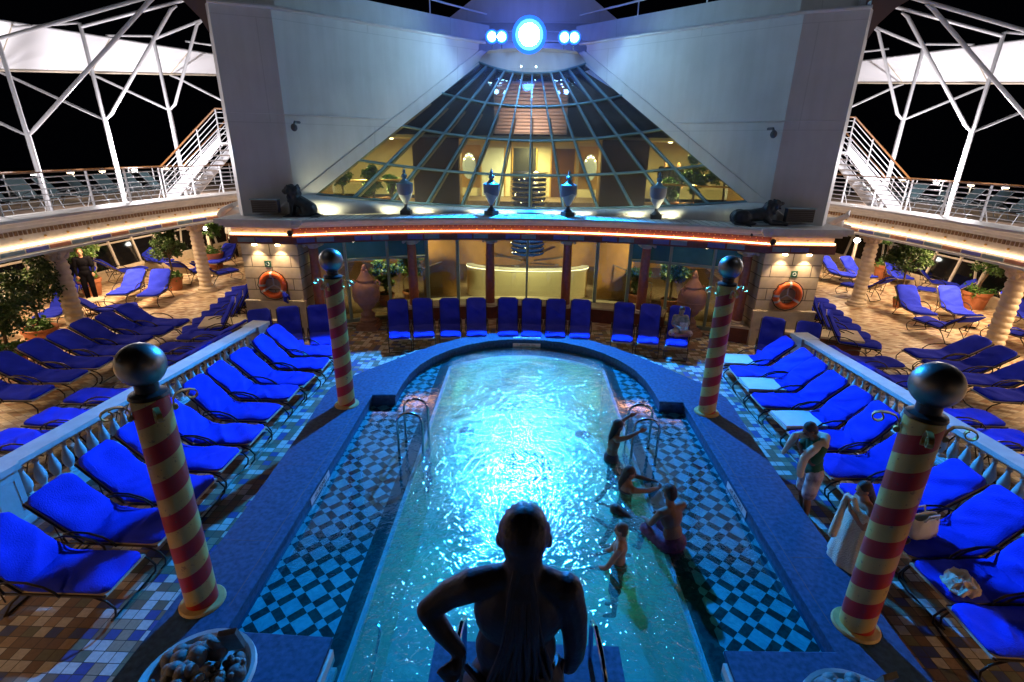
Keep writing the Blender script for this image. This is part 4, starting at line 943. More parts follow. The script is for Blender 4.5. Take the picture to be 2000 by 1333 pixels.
    for k,(y,x,zt,zj,d,c,b) in enumerate(frames):
        e=empty('canopy_mast',(s*x,y,3.22),0,'grey-white tubular mast with diagonal struts, %s on the %s side'%(MN[k],nm),'mast','tubular masts carrying the canopies')
        V=lambda mb:(setattr(mb,'v',[(s*(xx-x),yy,zz-3.22) for xx,yy,zz in mb.v]),mb)[1]
        V(MB().tube([(x,0,3.22),(x,0,zj),(x+.02,0,zj+.2),(x+.05,0,zt)],[.072,.070,.058,.052],12)).build('post',M_white_rail,e)
        V(MB().tube([(x-.02,0,zj),(x-.25,0,zj+.18),(d[0]+.2,0,d[1]-.1),(d[0],0,d[1])],[.03,.050,.050,.025],10)).build('inboard_strut',M_white_rail,e)
        V(MB().tube([(x+.03,0,zj),(x+.3,0,zj+.13),(b[0]-.3,0,b[1]-.1),(b[0],0,b[1])],[.025,.042,.042,.025],10)).build('outboard_strut',M_white_rail,e)
        V(MB().tube([(x+.05,0,zt-.1),(c[0],0,c[1])],.045,10)).build('top_chord',M_white_rail,e)
        V(MB().tube([(x+.1,0,zt),(b[0]-.9,0,b[1]+1.2)],.035,8)).build('top_chord',M_white_rail,e)
    can=empty('canopy',(s*16,18,7.5),0,'brightly lit white fabric canopy strip along the %s side'%nm,'canopy','white lit canopies')
    bt=[(10,17.7,6.45),(12,17.5,6.68),(14.7,17.2,6.98),(17.34,16.57,7.26),(19.7,15.43,7.5),(22.5,14.4,7.8),(26,13.6,8.18)]; tp=[(10,16.8,8.0),(12,16.6,8.2),(14.7,16.3,8.36),(17.34,15.67,8.48),(19.7,14.53,8.5),(22.5,13.5,8.58),(26,12.7,8.74)]
    m=MB(); vs=[(s*(x-16),y-18,z-7.5) for y,x,z in bt]+[(s*(x-16),y-18,z-7.5) for y,x,z in tp]
    vs2=[(a-s*.04,b_,c_+.03) for a,b_,c_ in vs]; k=len(bt); m.add(vs+vs2,[(i,i+1,k+i+1,k+i) for i in range(k-1)]+[(2*k+i,3*k+i,3*k+i+1,2*k+i+1) for i in range(k-1)]+[(i,2*k+i,2*k+i+1,i+1) for i in range(k-1)]+[(k+i,k+i+1,3*k+i+1,3*k+i) for i in range(k-1)])
    m.build('fabric',M_canopy,can,smooth=False)
    for (y0,x0,z0),(y1,x1,z1) in zip(bt,tp): MB().tube([(s*(x0-16.02),y0-18,z0-7.5),(s*(x1-16.02),y1-18,z1-7.5)],.018,6).build('batten',M_cream,can)
    for k in range(len(bt)-1):
        a=Vector(((bt[k][1]+bt[k+1][1])/2,(bt[k][0]+bt[k+1][0])/2,(bt[k][2]+bt[k+1][2])/2)); b=Vector(((tp[k][1]+tp[k+1][1])/2,(tp[k][0]+tp[k+1][0])/2,(tp[k][2]+tp[k+1][2])/2))
        MB().tube([(s*(a.x-16.012),a.y-18,a.z-7.5),(s*(b.x-16.012),b.y-18,b.z-7.5)],.009,6).build('seam',M_sign,can)
    MB().tube([(s*(x-16.03),y-18,z-7.52) for y,x,z in bt],.035,8).build('edge_tube',M_cream,can); MB().tube([(s*(x-16),y-18,z-7.46) for y,x,z in tp],.04,8).build('edge_tube',M_white_rail,can)
    # staircase up to the next deck
    st=empty('staircase',(s*12.2,20.2,3.22),0,'white ship staircase with teak handrails behind the %s white wall'%nm,'staircase','white staircases to the upper deck')
    W=lambda mb:(setattr(mb,'v',[(s*(x-12.2),y-20.2,z-3.22) for x,y,z in mb.v]),mb)[1]
    # flight rises inboard (from x=14.2 to 11.0), landing further in
    xa,xb,za,zb=13.6,11.2,3.22,5.25; 
    for y in (19.6,20.9):
        W(MB().add([(xa,y,za),(xa-.35,y,za),(xb-.0,y,zb-.05),(xb,y,zb+.22),(xb+.02,y,zb+.22),(xa,y+0,za+.2)]+[(xa,y+.05,za),(xa-.35,y+.05,za),(xb-.0,y+.05,zb-.05),(xb,y+.05,zb+.22),(xb+.02,y+.05,zb+.22),(xa,y+.05,za+.2)],[(0,1,2,3,4,5),(11,10,9,8,7,6)]+[(i,(i+1)%6,6+(i+1)%6,6+i) for i in range(6)])).build('stringer',M_white_rail,st)
        for k in range(1,6): W(MB().tube([(xa,y,za+.18*k+.1),(xb,y,zb+.18*k+.1),(9.3,y,zb+.18*k+.1)],.014,6)).build('bar',M_white_rail,st)
        W(MB().tube([(xa+.1,y,za+1.1),(xb,y,zb+1.12),(9.3,y,zb+1.12)],.032,8)).build('handrail',M_wood,st)
        for k in range(4):
            x=xa+(xb-xa)*k/3; z=za+(zb-za)*k/3; W(MB().tube([(x,y,z+.05),(x,y,z+1.1)],.025,6)).build('post',M_white_rail,st)
    m=MB()
    for k in range(11):
        x=xa-(xa-xb)*(k+.5)/11; z=za+(zb-za)*(k+.5)/11; m.box(x-.13,x+.13,19.65,20.9,z-.02,z+.02)
    W(m).build('treads',M_white_rail,st); W(MB().box(9.2,xb,19.5,22.3,zb-.06,zb)).build('landing',M_white_rail,st)
    # end scroll of the gallery next to the white wall
    sc=empty('stone_scroll',(s*8.75,15.3,3.3),0,'grey carved stone scroll where the %s gallery meets the bar front'%nm,'ornament','carved scrolls at the gallery ends')
    m=MB(); m.lathe([(.30,-.2),(.30,.05),(.26,.12),(.18,.16),(.05,.16)],20,(0,0,0)); m.box(-.28,.45,-.2,.25,-.25,-.02); m.build('volute',M_creamw,sc)
    m=MB(); m.tube([(-.3,-.2,-.05),(-.1,-.32,.1),(.2,-.3,.25),(.35,-.1,.36)],[.1,.09,.07,.03],10); m.build('curl',M_creamw,sc)
    # side wall of the superstructure below (cream panels) with a round port and inner twisted columns
    sw=empty('side_house_wall',(s*9,20,0),0,'cream panelled deckhouse wall behind the row of loungers, %s side'%nm,'wall','cream deckhouse side walls')
    pw=[(8.02,14.95),(8.3,16),(9.2,18.8),(10.0,21.5),(10.9,25),(11.9,26.5),(14.5,28)]
    S(MB().sweep(pw,[(0,0),(0,2.70),(-.2,2.70),(-.2,0)]),9,20,0).build('wall_panel',M_blocky,sw,smooth=False)
    S(MB().sweep(pw[:5],[(.05,0),(.05,.45),(.02,.47),(.0,.47),(0,0)]),9,20,0).build('base_ledge',M_cream,sw)
    # outer glazed hull wall
    hw=empty('hull_window_wall',(s*16.8,18,0),0,'slanting black window wall with cream frames behind the %s trees'%nm,'window wall','slanting window walls at the hull')
    HP=smoothp([(16.9,4),(17.2,12),(17.0,18),(16.4,24),(15.4,28.5),(14.4,30)],1); Hh=lambda mb:S(mb,16.8,18,0)
    q=len(HP); vs=[(x+.05,y,.35) for x,y in HP]+[(x+.55,y,2.75) for x,y in HP]
    Hh(MB().add(vs,[(i,i+1,q+i+1,q+i) for i in range(q-1)])).build('window_glass',M_navywin,hw)
    Hh(MB().sweep(HP,[(.05,0),(.05,.34),(0,.40),(-.2,.40),(-.2,0)])).build('window_sill',M_cream,hw)
    for z,dx in ((1.35,.26),(2.62,.52)): Hh(MB().tube([(x+dx-.02,y,z) for x,y in HP],.04,6)).build('frame_rail',M_creamw,hw)
    for k,(p,t) in enumerate(along(HP,1.15,.3)):
        if p.y<9: continue
        Hh(MB().obox((p.x+.28,p.y,1.55),(.04,0,0),(0,.05,0),(.235,0,1.2))).build('frame_post',M_creamw,hw)
        if k%4==1: Hh(MB().tube([(p.x+.0,p.y,.4),(p.x+.45,p.y+1.1,2.65)],.045,6)).build('diagonal_brace',M_creamw,hw)

# twisted rope columns
def rope_column():
    e=empty('twisted_column',(0,0,0),0,'x','column','twisted rope columns under the galleries')
    MB().lathe([(.36,0),(.36,.05),(.30,.07),(.31,.14),(.24,.18)],28).build('base',M_cream,e)
    m=MB(); nz=150; nn=20; vs=[];fs=[]
    for i in range(nz+1):
        z=.17+2.0*i/nz; 
        for k in range(nn):
            a=2*PI*k/nn; r=.195-.012*i/nz+.032*abs(math.sin((z/.165)*PI+a/2)); vs.append((r*math.cos(a),r*math.sin(a),z))
    for i in range(nz):
        for k in range(nn): fs.append((i*nn+k,i*nn+(k+1)%nn,(i+1)*nn+(k+1)%nn,(i+1)*nn+k))
    m.add(vs,fs); m.build('shaft',M_cream,e,angle=80)
    m=MB().lathe([(.18,2.16),(.20,2.2),(.17,2.23),(.22,2.33),(.30,2.46)],20); m.box(-.31,.31,-.31,.31,2.46,2.61)
    for a in range(8):
        t=a*PI/4; m.ell((.22*math.cos(t),.22*math.sin(t),2.36),(.07,.07,.10),n=8,m=6)
        m.ell((.29*math.cos(t),.29*math.sin(t),2.46),(.05,.05,.05),n=8,m=6)
    m.build('capital',M_cream,e); return e
rcol=rope_column()
for k,(x,y,l) in enumerate([(-12.05,18.45,'cream twisted column on the left side deck, behind the two bright loungers'),(-12.55,13.2,'near cream twisted column on the left side deck beside the bushy tree'),(12.1,18.4,'cream twisted column on the right side deck, behind the lounger row at the pier'),(12.55,13.2,'near cream twisted column on the right side deck above the dark loungers'),(-11.9,24.5,'farthest twisted column near the litter bin on the left side deck'),(11.9,24.5,'farthest twisted column near the litter bin on the right side deck')]):
    if k==0: rcol.location=(x,y,0); rcol['label']=l
    else: dup(rcol,(x,y,0),k,l)

# ================================================================== LOUNGERS
def cushion_mesh(back_ang,seed,seat=(-.16,.95),cover_seat=True,th=.055):
    """towelling cover: seat from x=seat[1] (foot) back to the hinge, then up the backrest"""
    q=random.Random(seed); L1=.97; L2=.84; nx=46; ny=16; W=.315; ca,sa=math.cos(back_ang),math.sin(back_ang)
    waves=[(q.uniform(3,9),q.uniform(-7,7),q.uniform(0,6),q.uniform(.003,.008)) for _ in range(6)]
    folds=[(q.uniform(.0,1.7),q.uniform(-.2,.2),q.uniform(-1,1),q.uniform(.014,.030),q.uniform(.018,.045)) for _ in range(8)]
    def pos(u):
        if u<L1:
            x=.95-u; z=.40; nrm=(0,1)
            b=max(0,(u-(L1-.12))/.12); return x,z+.02*b*b,0.0
        d=u-L1; return -.02-d*ca,.40+d*sa+.015,back_ang
    vs=[];fs=[]
    start=0 if cover_seat else L1-.22
    for i in range(nx+1):
        u=start+(L1+L2-start)*i/nx; x,z,a=pos(u); e=min(u-start,L1+L2-u)
        rr=.10; Wi=W*(1-(1-min(1,e/rr))**2*.22) if e<rr else W
        for j in range(ny+1):
            v=-1+2*j/ny; y=v*Wi; h=th*(1-abs(v)**8*.5)*(min(1,(e+.012)/.03))**.5
            h+=sum(A*math.sin(f*u*2+g*y*2+p) for f,g,p,A in waves)
            for fu,fy,sl,A,wd in folds:
                dd=(u-fu)-sl*(y-fy); h+=A*math.exp(-(dd/wd)**2)*math.exp(-((y-fy)/.16)**2)
            h=max(h,.012)
            vs.append((x+math.sin(a)*h*1.0,y,z+math.cos(a)*h))
    n1=ny+1
    for i in range(nx):
        for j in range(ny): fs.append((i*n1+j,i*n1+j+1,(i+1)*n1+j+1,(i+1)*n1+j))
    base=len(vs)
    # underside
    for i in range(nx+1):
        for j in range(n1):
            p=vs[i*n1+j]; u=start+(L1+L2-start)*i/nx; x,z,a=pos(u); y=p[1]; vs.append((x-math.sin(a)*.004,y,z-math.cos(a)*.004))
    for i in range(nx):
        for j in range(ny): fs.append((base+i*n1+j,base+(i+1)*n1+j,base+(i+1)*n1+j+1,base+i*n1+j+1))
    for i in range(nx):
        fs.append((i*n1,(i+1)*n1,base+(i+1)*n1,base+i*n1)); fs.append((i*n1+ny,base+i*n1+ny,base+(i+1)*n1+ny,(i+1)*n1+ny))
    for j in range(ny):
        fs.append((j,base+j,base+j+1,j+1)); t=nx*n1; fs.append((t+j,t+j+1,base+t+j+1,base+t+j))
    return MB().add(vs,fs)
def make_lounger(deg,seed,cover=True,flap=False):
    a=R(deg); ca,sa=math.cos(a),math.sin(a)
    e=empty('sun_lounger',(0,0,0),0,'x','sun lounger'); W=.315
    cm=cushion_mesh(a,seed,cover_seat=cover); cm.build('blue_cover',M_bluefab,e,angle=60,fix=False)
    if not cover:
        m=MB(); m.box(.02,.93,-.30,.30,.395,.44); m.build('bare_mattress',M_white_fab,e)
    # sling body
    m=MB(); m.box(.0,.95,-.315,.315,.355,.385); m.build('seat_sling',M_sling,e)
    c=Vector((-.02,0,.385)); d=Vector((-ca,0,sa)); nn=Vector((sa,0,ca))
    m=MB(); m.obox(c+d*.42-nn*.008,d*.42,(0,.315,0),nn*.014); m.build('back_sling',M_sling,e)
    if flap:
        m=MB(); m.obox(c+d*.70-nn*.035,d*.155,(0,.31,0),nn*.012); m.build('towel_flap',M_bluefab,e)
    # frame
    m=MB()
    for s in (-1,1):
        m.tube([(.93,s*.33,.37),(-.35,s*.33,.37)],.014,8)
        m.tube([tuple(c+Vector((0,s*.33,-.02))),tuple(c+d*.84+Vector((0,s*.33,-.02)))],.013,8)
    m.tube([tuple(c+d*.84+Vector((0,-.33,-.02))),tuple(c+d*.84+Vector((0,.33,-.02)))],.013,8); m.tube([(.93,-.33,.37),(.93,.33,.37)],.014,8)
    m.build('frame',M_bronze,e)
    # looped foot leg (one bent tube) and rear leg
    pts=[(.80,-.33,.36),(.95,-.335,.30),(1.02,-.335,.20),(1.0,-.335,.10),(.93,-.335,.02),(.93,-.30,.013),(.93,.30,.013),(.93,.335,.02),(1.0,.335,.10),(1.02,.335,.20),(.95,.335,.30),(.80,.33,.36)]
    MB().tube(pts,.013,8).build('leg',M_bronze,e)
    pts=[(-.05,-.33,.36),(-.18,-.335,.24),(-.34,-.335,.02),(-.34,-.30,.013),(-.34,.30,.013),(-.34,.335,.02),(-.18,.335,.24),(-.05,.33,.36)]
    MB().tube(pts,.013,8).build('leg',M_bronze,e)
    for s in (-1,1): MB().tube([tuple(c+d*.5+Vector((0,s*.3,-.02))),(-.30,s*.3,.2)],.009,6).build('back_prop',M_bronze,e)
    for s in (-1,1):
        pts=[(.42,s*.345,.36),(.40,s*.36,.44),(.30,s*.365,.52),(.12,s*.365,.575),(-.08,s*.365,.58),(-.20,s*.36,.54),(-.24,s*.35,.46),(-.22,s*.34,.37)]
        MB().tube(pts,.014,8).build('armrest',M_bronze,e)
    return e
protos={}
def proto(kind):
    if kind not in protos:
        deg,seed,cover,flap=kind; protos[kind]=[make_lounger(*kind),False]
    return protos[kind]
def lounger(x,y,rz,kind,label,group,z=0,sc=None):
    """rz = direction the FOOT end points to, degrees"""
    p=proto(kind)
    if not p[1]:
        p[1]=True; o=p[0]; o.location=(x,y,z); o.rotation_euler=(0,0,R(rz)); o['label']=label
        if group: o['group']=group
        if sc: o.scale=sc
        return o
    return dup(p[0],(x,y,z),R(rz),label,group,sc)
q=random.Random(11)
GRP_L='bright blue loungers in the left pool-side row'; GRP_R='bright blue loungers in the right pool-side row'
K=[(44,1,True,False),(48,2,True,False),(40,3,True,False),(46,4,True,False),(50,5,True,False),(43,6,True,False)]
YL=[4.62,5.42,6.2,7.0,7.75,8.6,9.4,10.12,10.9,11.72]
for i,y in enumerate(YL):
    o=lounger(-5.72+q.uniform(-.06,.06),y,q.uniform(-4,3),K[(i*5)%6],'bright blue lounger in the left pool-side row, %s from the camera'%ORD[i],GRP_L)
YR=[11.75,11.02,10.35,9.6,8.85,8.1,7.3,6.45,5.65,4.92,4.2]
Wk=(44,21,False,False)
extra={}
for i,y in enumerate(YR):
    k=Wk if i in (0,2,4) else K[(i*5+3)%6]
    lounger(5.75+q.uniform(-.06,.06),y,180+q.uniform(-3,5),k,'bright blue lounger in the right pool-side row, %s from the bar end%s'%(ORD[i],extra.get(i,'')),GRP_R)
BK=[(52,31,True,False),(54,32,True,False),(50,33,True,False)]
BX=[-6.95,-6.3,-5.6,-3.62,-2.95,-2.2,-1.45,-.55,.13,.82,1.52,2.72,3.42,4.18,6.35,7.1]
seat_desc={13:' under the reading woman'}
for i,x in enumerate(BX):
    y=14.02-.030*x*x-(.12 if abs(x)>5 else 0); 
    lounger(x,y,-90+x*-4.0*-1*(-1)*-1 if False else -90-x*-0-0+(-x*4.0),BK[i%3],'upright blue lounger in the row under the bar, %s from the left'%ORD[i],'upright loungers in a row under the bar',sc=(1,.88,1))
DK=[(36,41,True,False),(34,42,True,False)]
for s,nm,ys in ((-1,'left',[9.1,9.9,10.65,11.4,12.15,12.85,13.55]),(1,'right',[10.1,10.9,11.65,12.45])):
    for i,y in enumerate(ys):
        lounger(s*10.75+q.uniform(-.05,.05),y,(0 if s<0 else 180)+s*(-4)+q.uniform(-2,2),DK[i%2],'dark blue lounger in the outer %s row, %s from the camera'%(nm,ORD[i]),'dark blue loungers in the outer rows')
for s,nm,ys in ((-1,'left',[6.35,7.35,8.15,9.05,10.9,11.75,12.6]),(1,'right',[6.6,7.4,8.25,9.1,10.7,11.8])):
    for i,y in enumerate(ys):
        lounger(s*8.22+q.uniform(-.05,.05),y,(180 if s<0 else 0)+q.uniform(-5,5),(22,51,True,False) if i%2 else (26,52,True,False),'low blue lounger just outside the %s balustrade, %s from the camera'%(nm,ORD[i]),'loungers outside the balustrades')
for s,nm in ((-1,'left'),(1,'right')):
    for i in range(7):
        y=13.45+.71*i; x=8.62+.225*(y-13.5)
        lounger(s*x,y,(210 if s<0 else -30)+q.uniform(-2,2),(60,61,True,False),'blue lounger packed against the %s pier wall, %s from the near end'%(nm,ORD[i]),'tightly packed loungers beside the piers')
SC=[(-14.0,17.2,-80,36,0,'bright blue lounger on the left deck lying left of its twin'),(-12.95,17.1,-76,42,0,'bright blue lounger on the left deck right of its twin, near the twisted column'),
(-13.5,22.3,-95,40,0,'upright blue lounger alone near the far left litter bin'),(-16.2,19.6,58,40,1,'beige-backed lounger seen from behind at the far left windows'),(-16.4,21.9,-20,30,0,'flat blue lounger against the far left windows'),
(-13.45,19.6,83,42,1,'beige-backed lounger seen from behind, just right of the round tree'),(-12.35,19.5,66,42,1,'beige-backed lounger seen from behind, beside the left twisted column'),(-15.9,17.3,-85,45,0,'blue lounger partly hidden by the standing crew member'),
(-14.3,14.7,-75,38,0,'blue lounger left of the near left twisted column'),(-13.0,14.6,40,38,1,'light blue flat lounger right of the near left twisted column'),(-14.6,12.3,-100,38,0,'blue lounger behind the bushy left tree'),
(13.25,22.0,-62,44,0,'blue lounger beside the right pier, left one of two'),(14.05,22.0,-75,44,0,'blue lounger beside the right pier, right one of two'),(15.75,21.9,-100,44,0,'blue lounger left of the dark round tree on the right deck'),
(12.95,19.2,118,46,1,'beige-backed lounger seen from behind, beside the right twisted column'),(12.95,16.9,-97,42,0,'bright blue lounger on the right deck left of its twin'),(14.3,16.9,-104,42,0,'bright blue lounger on the right deck right of its twin'),
(12.5,14.7,100,40,1,'lounger with beige back just left of the near right column'),(15.7,18.9,140,42,1,'beige-backed lounger behind the terracotta pot on the right deck'),(16.0,16.3,-90,42,0,'blue lounger behind the near right column'),(14.3,14.1,100,40,1,'beige-backed lounger right of the near right column'),(16.3,20.6,-30,30,0,'flat blue lounger against the far right windows')]
for i,(x,y,a,d,fl,l) in enumerate(SC):
    lounger(x,y,a,(d if d in(36,42) else 42,70+(i%2),True,bool(fl)),l,'loungers scattered on the side decks')
# greenish loungers on the upper decks
def deck_chair():
    e=empty('deck_chair',(0,0,0),0,'x','deck chair','teal deck chairs on the upper decks')
    MB().box(-.3,.6,-.27,.27,.33,.36).build('seat',M_tealch,e); MB().obox((-.50,0,.62),(.22,0,-.27),(0,.27,0),(.01,0,.008)).build('backrest',M_tealch,e)
    m=MB()
    for s in (-1,1):
        m.tube([(.6,s*.28,.0),(.45,s*.28,.34),(-.3,s*.28,.34),(-.72,s*.28,.90)],.014,6); m.tube([(-.35,s*.28,0),(-.1,s*.28,.45),(.25,s*.28,.55),(.3,s*.28,.34)],.014,6)
    m.build('frame',M_greyrail,e); return e
dc=deck_chair(); first=True
for s,nm in ((-1,'left'),(1,'right')):
    for k in range(9):
        y=13.2+.98*k; x=15.6-.012*(y-12)**2; l='teal deck chair on the upper %s deck, %s from the near end'%(nm,ORD[k]); rz=R(180 if s>0 else 0)+q.uniform(-.25,.25)
        if first: dc.location=(s*x,y,3.22); dc.rotation_euler=(0,0,rz); dc['label']=l; first=False
        else: dup(dc,(s*x,y,3.22),rz,l)

# ================================================================== FOYER BEHIND THE GLASS
def simple(name,mb,m,label,cat,**k): return tag(mb.build(name,m,**k),label,cat)
structure('foyer_floor',MB().add([(-7.9,15.2,.008),(-5,16.3,.008),(5,16.3,.008),(7.9,15.2,.008),(8.6,26,.008),(-8.6,26,.008)],[(0,1,2,3,4,5)]),M_carpet,smooth=False)
for s,nm in ((-1,'left'),(1,'right')):
    m=MB(); v=[(s*4.2,17.3,0),(s*6.9,15.7,0),(s*9.0,22,0),(s*9.0,22,0),(s*4.2,22,0)]
    m.add([(s*4.3,17.6,3.02),(s*6.0,16.2,3.02),(s*7.6,15.6,3.02),(s*9.2,22,3.02),(s*4.3,22,3.02),(s*4.3,17.6,3.16),(s*6.0,16.2,3.16),(s*7.6,15.6,3.16),(s*9.2,22,3.16),(s*4.3,22,3.16)],[(4,3,2,1,0),(5,6,7,8,9)]+[(i,(i+1)%5,5+(i+1)%5,5+i) for i in range(5)])
    structure('foyer_gallery_floor',m,M_carpet,smooth=False)
    simple('foyer_side_wall',MB().obox((s*8.35,19.6,2.8),(s*.55,4.3,0),(s*-.04,.01,0),(0,0,2.75)),M_oak,'honey-coloured wood wall of the foyer behind the %s glass'%nm,'wall',smooth=False)
    p=empty('wood_pylon',(s*3.2,18.8,0),0,'dark mahogany pylon rising through both foyer levels, %s of the chandelier'%nm,'pillar','mahogany pylons in the foyer')
    MB().box(-.78,.78,-.45,.45,3.0,5.5).build('upper_shaft',M_woodp,p,smooth=False); MB().box(-.62,.62,-.42,.42,0,2.99).build('lower_shaft',M_oak,p,smooth=False)
    MB().box(-.80,-.785,-.3,.3,3.0,5.5).box(.785,.80,-.3,.3,3.0,5.5).build('trim',M_gold,p)
    r=empty('gallery_rail',(s*5.5,17,3.16),0,'brass-topped glass rail of the foyer gallery, %s side'%nm,'railing','brass rails of the foyer gallery')
    MB().tube([(-s*1.3,.7,1.0),(s*1.9,-1.0,1.0)],.03,8).build('handrail',M_gold,r)
    m=MB(); m.add([(-s*1.3,.7,.05),(s*1.9,-1.0,.05),(s*1.9,-1.0,.9),(-s*1.3,.7,.9)],[(0,1,2,3)]); m.build('glass_panel',M_wglass,r,smooth=False)
    sc=empty('oval_sconce',(s*2.3,20.6,4.55),0,'glowing oval crystal sconce on the foyer wall, %s of centre'%nm,'lamp','oval crystal sconces')
    MB().ell((0,0,0),(.26,.06,.48),n=24,m=16).build('crystal',mat('etched_crystal',(.5,.55,.45),.2,noise=.6,nscale=20,emit=(1,.95,.7),estr=.5),sc)
    m=MB()
    for a in (-.9,-.45,0,.45,.9): m.ell((.22*math.sin(a),-.07,.40*math.cos(a)),.028,n=8,m=6)
    m.build('bulb',M_lampwarm,sc); MB().box(-.42,.42,.06,.10,-.8,.75).build('back_panel',M_oak,sc)
    lamp('AREA',(s*5.6,18.6,5.35),(1,.88,.40),850,.3,(s*5.6,18.6,3),name='foyer_downlight')
    lamp('SPOT',(s*5.0,16.6,2.85),(1,.80,.36),700,.15,(s*4.6,19.5,.3),120,.7,name='foyer_downlight')
simple('foyer_back_wall',MB().box(-8.9,8.9,24.0,24.15,3.16,5.5),M_ivory,'ivory back wall of the upper foyer','wall',smooth=False)
simple('foyer_back_wall',MB().box(-8.9,8.9,24.0,24.15,.01,3.0),M_oak,'honey wood back wall of the lower foyer','wall',smooth=False)
structure('foyer_bridge',MB().box(-4.3,4.3,21.6,24,3.02,3.16),M_carpet,smooth=False)
structure('foyer_ceiling',MB().box(-8.9,8.9,18.9,24.1,5.5,5.6),M_ceil,smooth=False)
simple('roof_void_wall',MB().add([(-9,21.2,5.6),(9,21.2,5.6),(2.5,20.2,8.3),(-2.5,20.2,8.3)],[(0,1,2,3)]),mat('dark_roof_void',(.03,.028,.03),.8),'dark roof void high behind the tinted cone panes','wall',smooth=False)
lv=empty('louvre_box',(0,20.4,5.7),0,'pink-lit white louvred plenum high in the middle of the cone','louvre')
MB().box(-1.35,1.35,.02,.3,0,1.75).build('casing',M_ceil,lv); m=MB()
for k in range(14): MB().obox((0,-.04,.08+.12*k),(1.3,0,0),(0,.05,-.02),(0,.006,.03)).build('slat',mat('white_slat',(.6,.5,.48),.5),lv)
lamp('AREA',(0,19.6,5.9),(1,.6,.5),45,1.2,(0,20.4,6.3),name='louvre_glow')
for k,(x,y) in enumerate([(-6.8,19.5),(-5.2,20.5),(-1.5,20.2),(-.6,20.0),(.5,20.0),(1.4,20.2),(5.2,20.5),(6.8,19.5)]):
    e=empty('ceiling_spot',(x,y,5.49),0,'tiny bright ceiling spot of the upper foyer, %s from the left'%ORD[k],'light','ceiling spots of the upper foyer'); MB().lathe([(.02,-.03),(.06,-.03),(.08,.0),(.02,.0)],12).build('lens',M_lampwarm,e)
# doors in the back wall
for k,x in enumerate((-1.6,-.2,1.5)):
    e=empty('foyer_door',(x,23.95,3.16),0,['grey-white lift door left of the glowing globe','dark framed shop entrance at the back of the upper foyer','brown service door right of the glowing globe'][k],'door')
    MB().box(-.5,.5,-.04,.0,0,2.05).build('leaf',[M_sign,M_black,M_woodp][k],e); MB().box(-.56,-.50,-.06,0,0,2.1).box(.50,.56,-.06,0,0,2.1).build('frame',M_gold,e)
e=empty('globe_lamp',(.3,22.9,4.2),0,'single glowing globe lamp in the middle of the upper foyer','lamp'); MB().ell((0,0,0),.11,n=16,m=12).build('globe',M_lampwarm,e); MB().tube([(0,0,-1.04),(0,0,-.1)],.02,6).build('stem',M_gold,e)
# curved ivory bar counter
bc=empty('curved_bar_counter',(0,18.2,0),0,'curved ivory counter wall with a thin glowing line along its top','counter')
pth=[(2.15*math.sin(a)*1.05,18.9-.9*math.cos(a)) for a in [(-PI/2+PI*i/24) for i in range(25)]]
f=lambda mb: loc(mb,18.2)
f(MB().sweep(pth,[(0,.01),(0,1.12),(.12,1.12),(.12,.01)])).build('front_wall',M_ivory,bc); f(MB().sweep(pth,[(-.02,1.121),(-.02,1.16),(.25,1.16),(.25,1.121)])).build('counter_top',M_creamw,bc)
f(MB().sweep(pth,[(-.03,1.085),(-.03,1.10),(-.01,1.10),(-.01,1.085)])).build('glow_line',emat('soft_yellow_line',(1,.85,.45),5),bc)
lamp('SPOT',(0,16.9,2.7),(1,.90,.42),420,.15,(0,19.2,.6),110,.7,name='bar_downlight'); lamp('AREA',(0,22.4,5.3),(1,.85,.42),460,.3,(0,22.4,3),name='foyer_downlight')
lamp('SPOT',(0,19.2,2.9),(1,.85,.42),320,.15,(0,22,.3),120,.7,name='bar_downlight')
# chandelier
ch=empty('chandelier',(0,20,1.2),0,'tall chandelier of stacked cobalt glass discs and chrome rings in the atrium','chandelier')
for k in range(18):
    z=.15+.17*k; MB().lathe([(.05,z),(.62,z),(.66,z+.05),(.62,z+.10),(.05,z+.10)],28).build('glass_disc',M_cobalt,ch); MB().tube([(.70*math.cos(a*PI/14),.70*math.sin(a*PI/14),z+.13) for a in range(28)],.012,6,closed=True).build('chrome_ring',M_steel,ch)
for k in range(7):
    a=k*2*PI/7; MB().obox((1.0*math.cos(a),1.0*math.sin(a),-.02+.12*math.sin(k*2)),(.75*math.cos(a),.75*math.sin(a),.10),(-.09*math.sin(a),.09*math.cos(a),0),(0,0,.02)).build('chrome_blade',M_steel,ch)
m=MB()
for k in range(40): m.ell((rnd.uniform(-.65,.65),-.68*math.cos(rnd.uniform(-.8,.8)),rnd.uniform(.2,3.1)),.013,n=6,m=4)
m.build('spark_bulbs',M_lampwarm,ch); MB().tube([(0,0,3.2),(0,0,4.3)],.02,6).build('cable',M_steel,ch)
# lower foyer stair rails
for s,nm in ((-1,'left'),(1,'right')):
    e=empty('stair_rail',(s*4.0,17.4,0),0,'steel stair rail descending inside the %s bar door'%nm,'railing','stair rails in the lower foyer'); 
    MB().tube([(s*-.9,1,1.3),(s*-.2,.3,1.15),(s*.3,-.1,.9)],.025,8).tube([(s*.3,-.1,.9),(s*.3,-.1,0)],.02,8).build('rail',M_steel,e); MB().add([(s*-.9,1,.1),(s*.3,-.1,.05),(s*.3,-.1,.8),(s*-.9,1,1.2)],[(0,1,2,3)]).build('glass_panel',M_wglass,e,smooth=False)

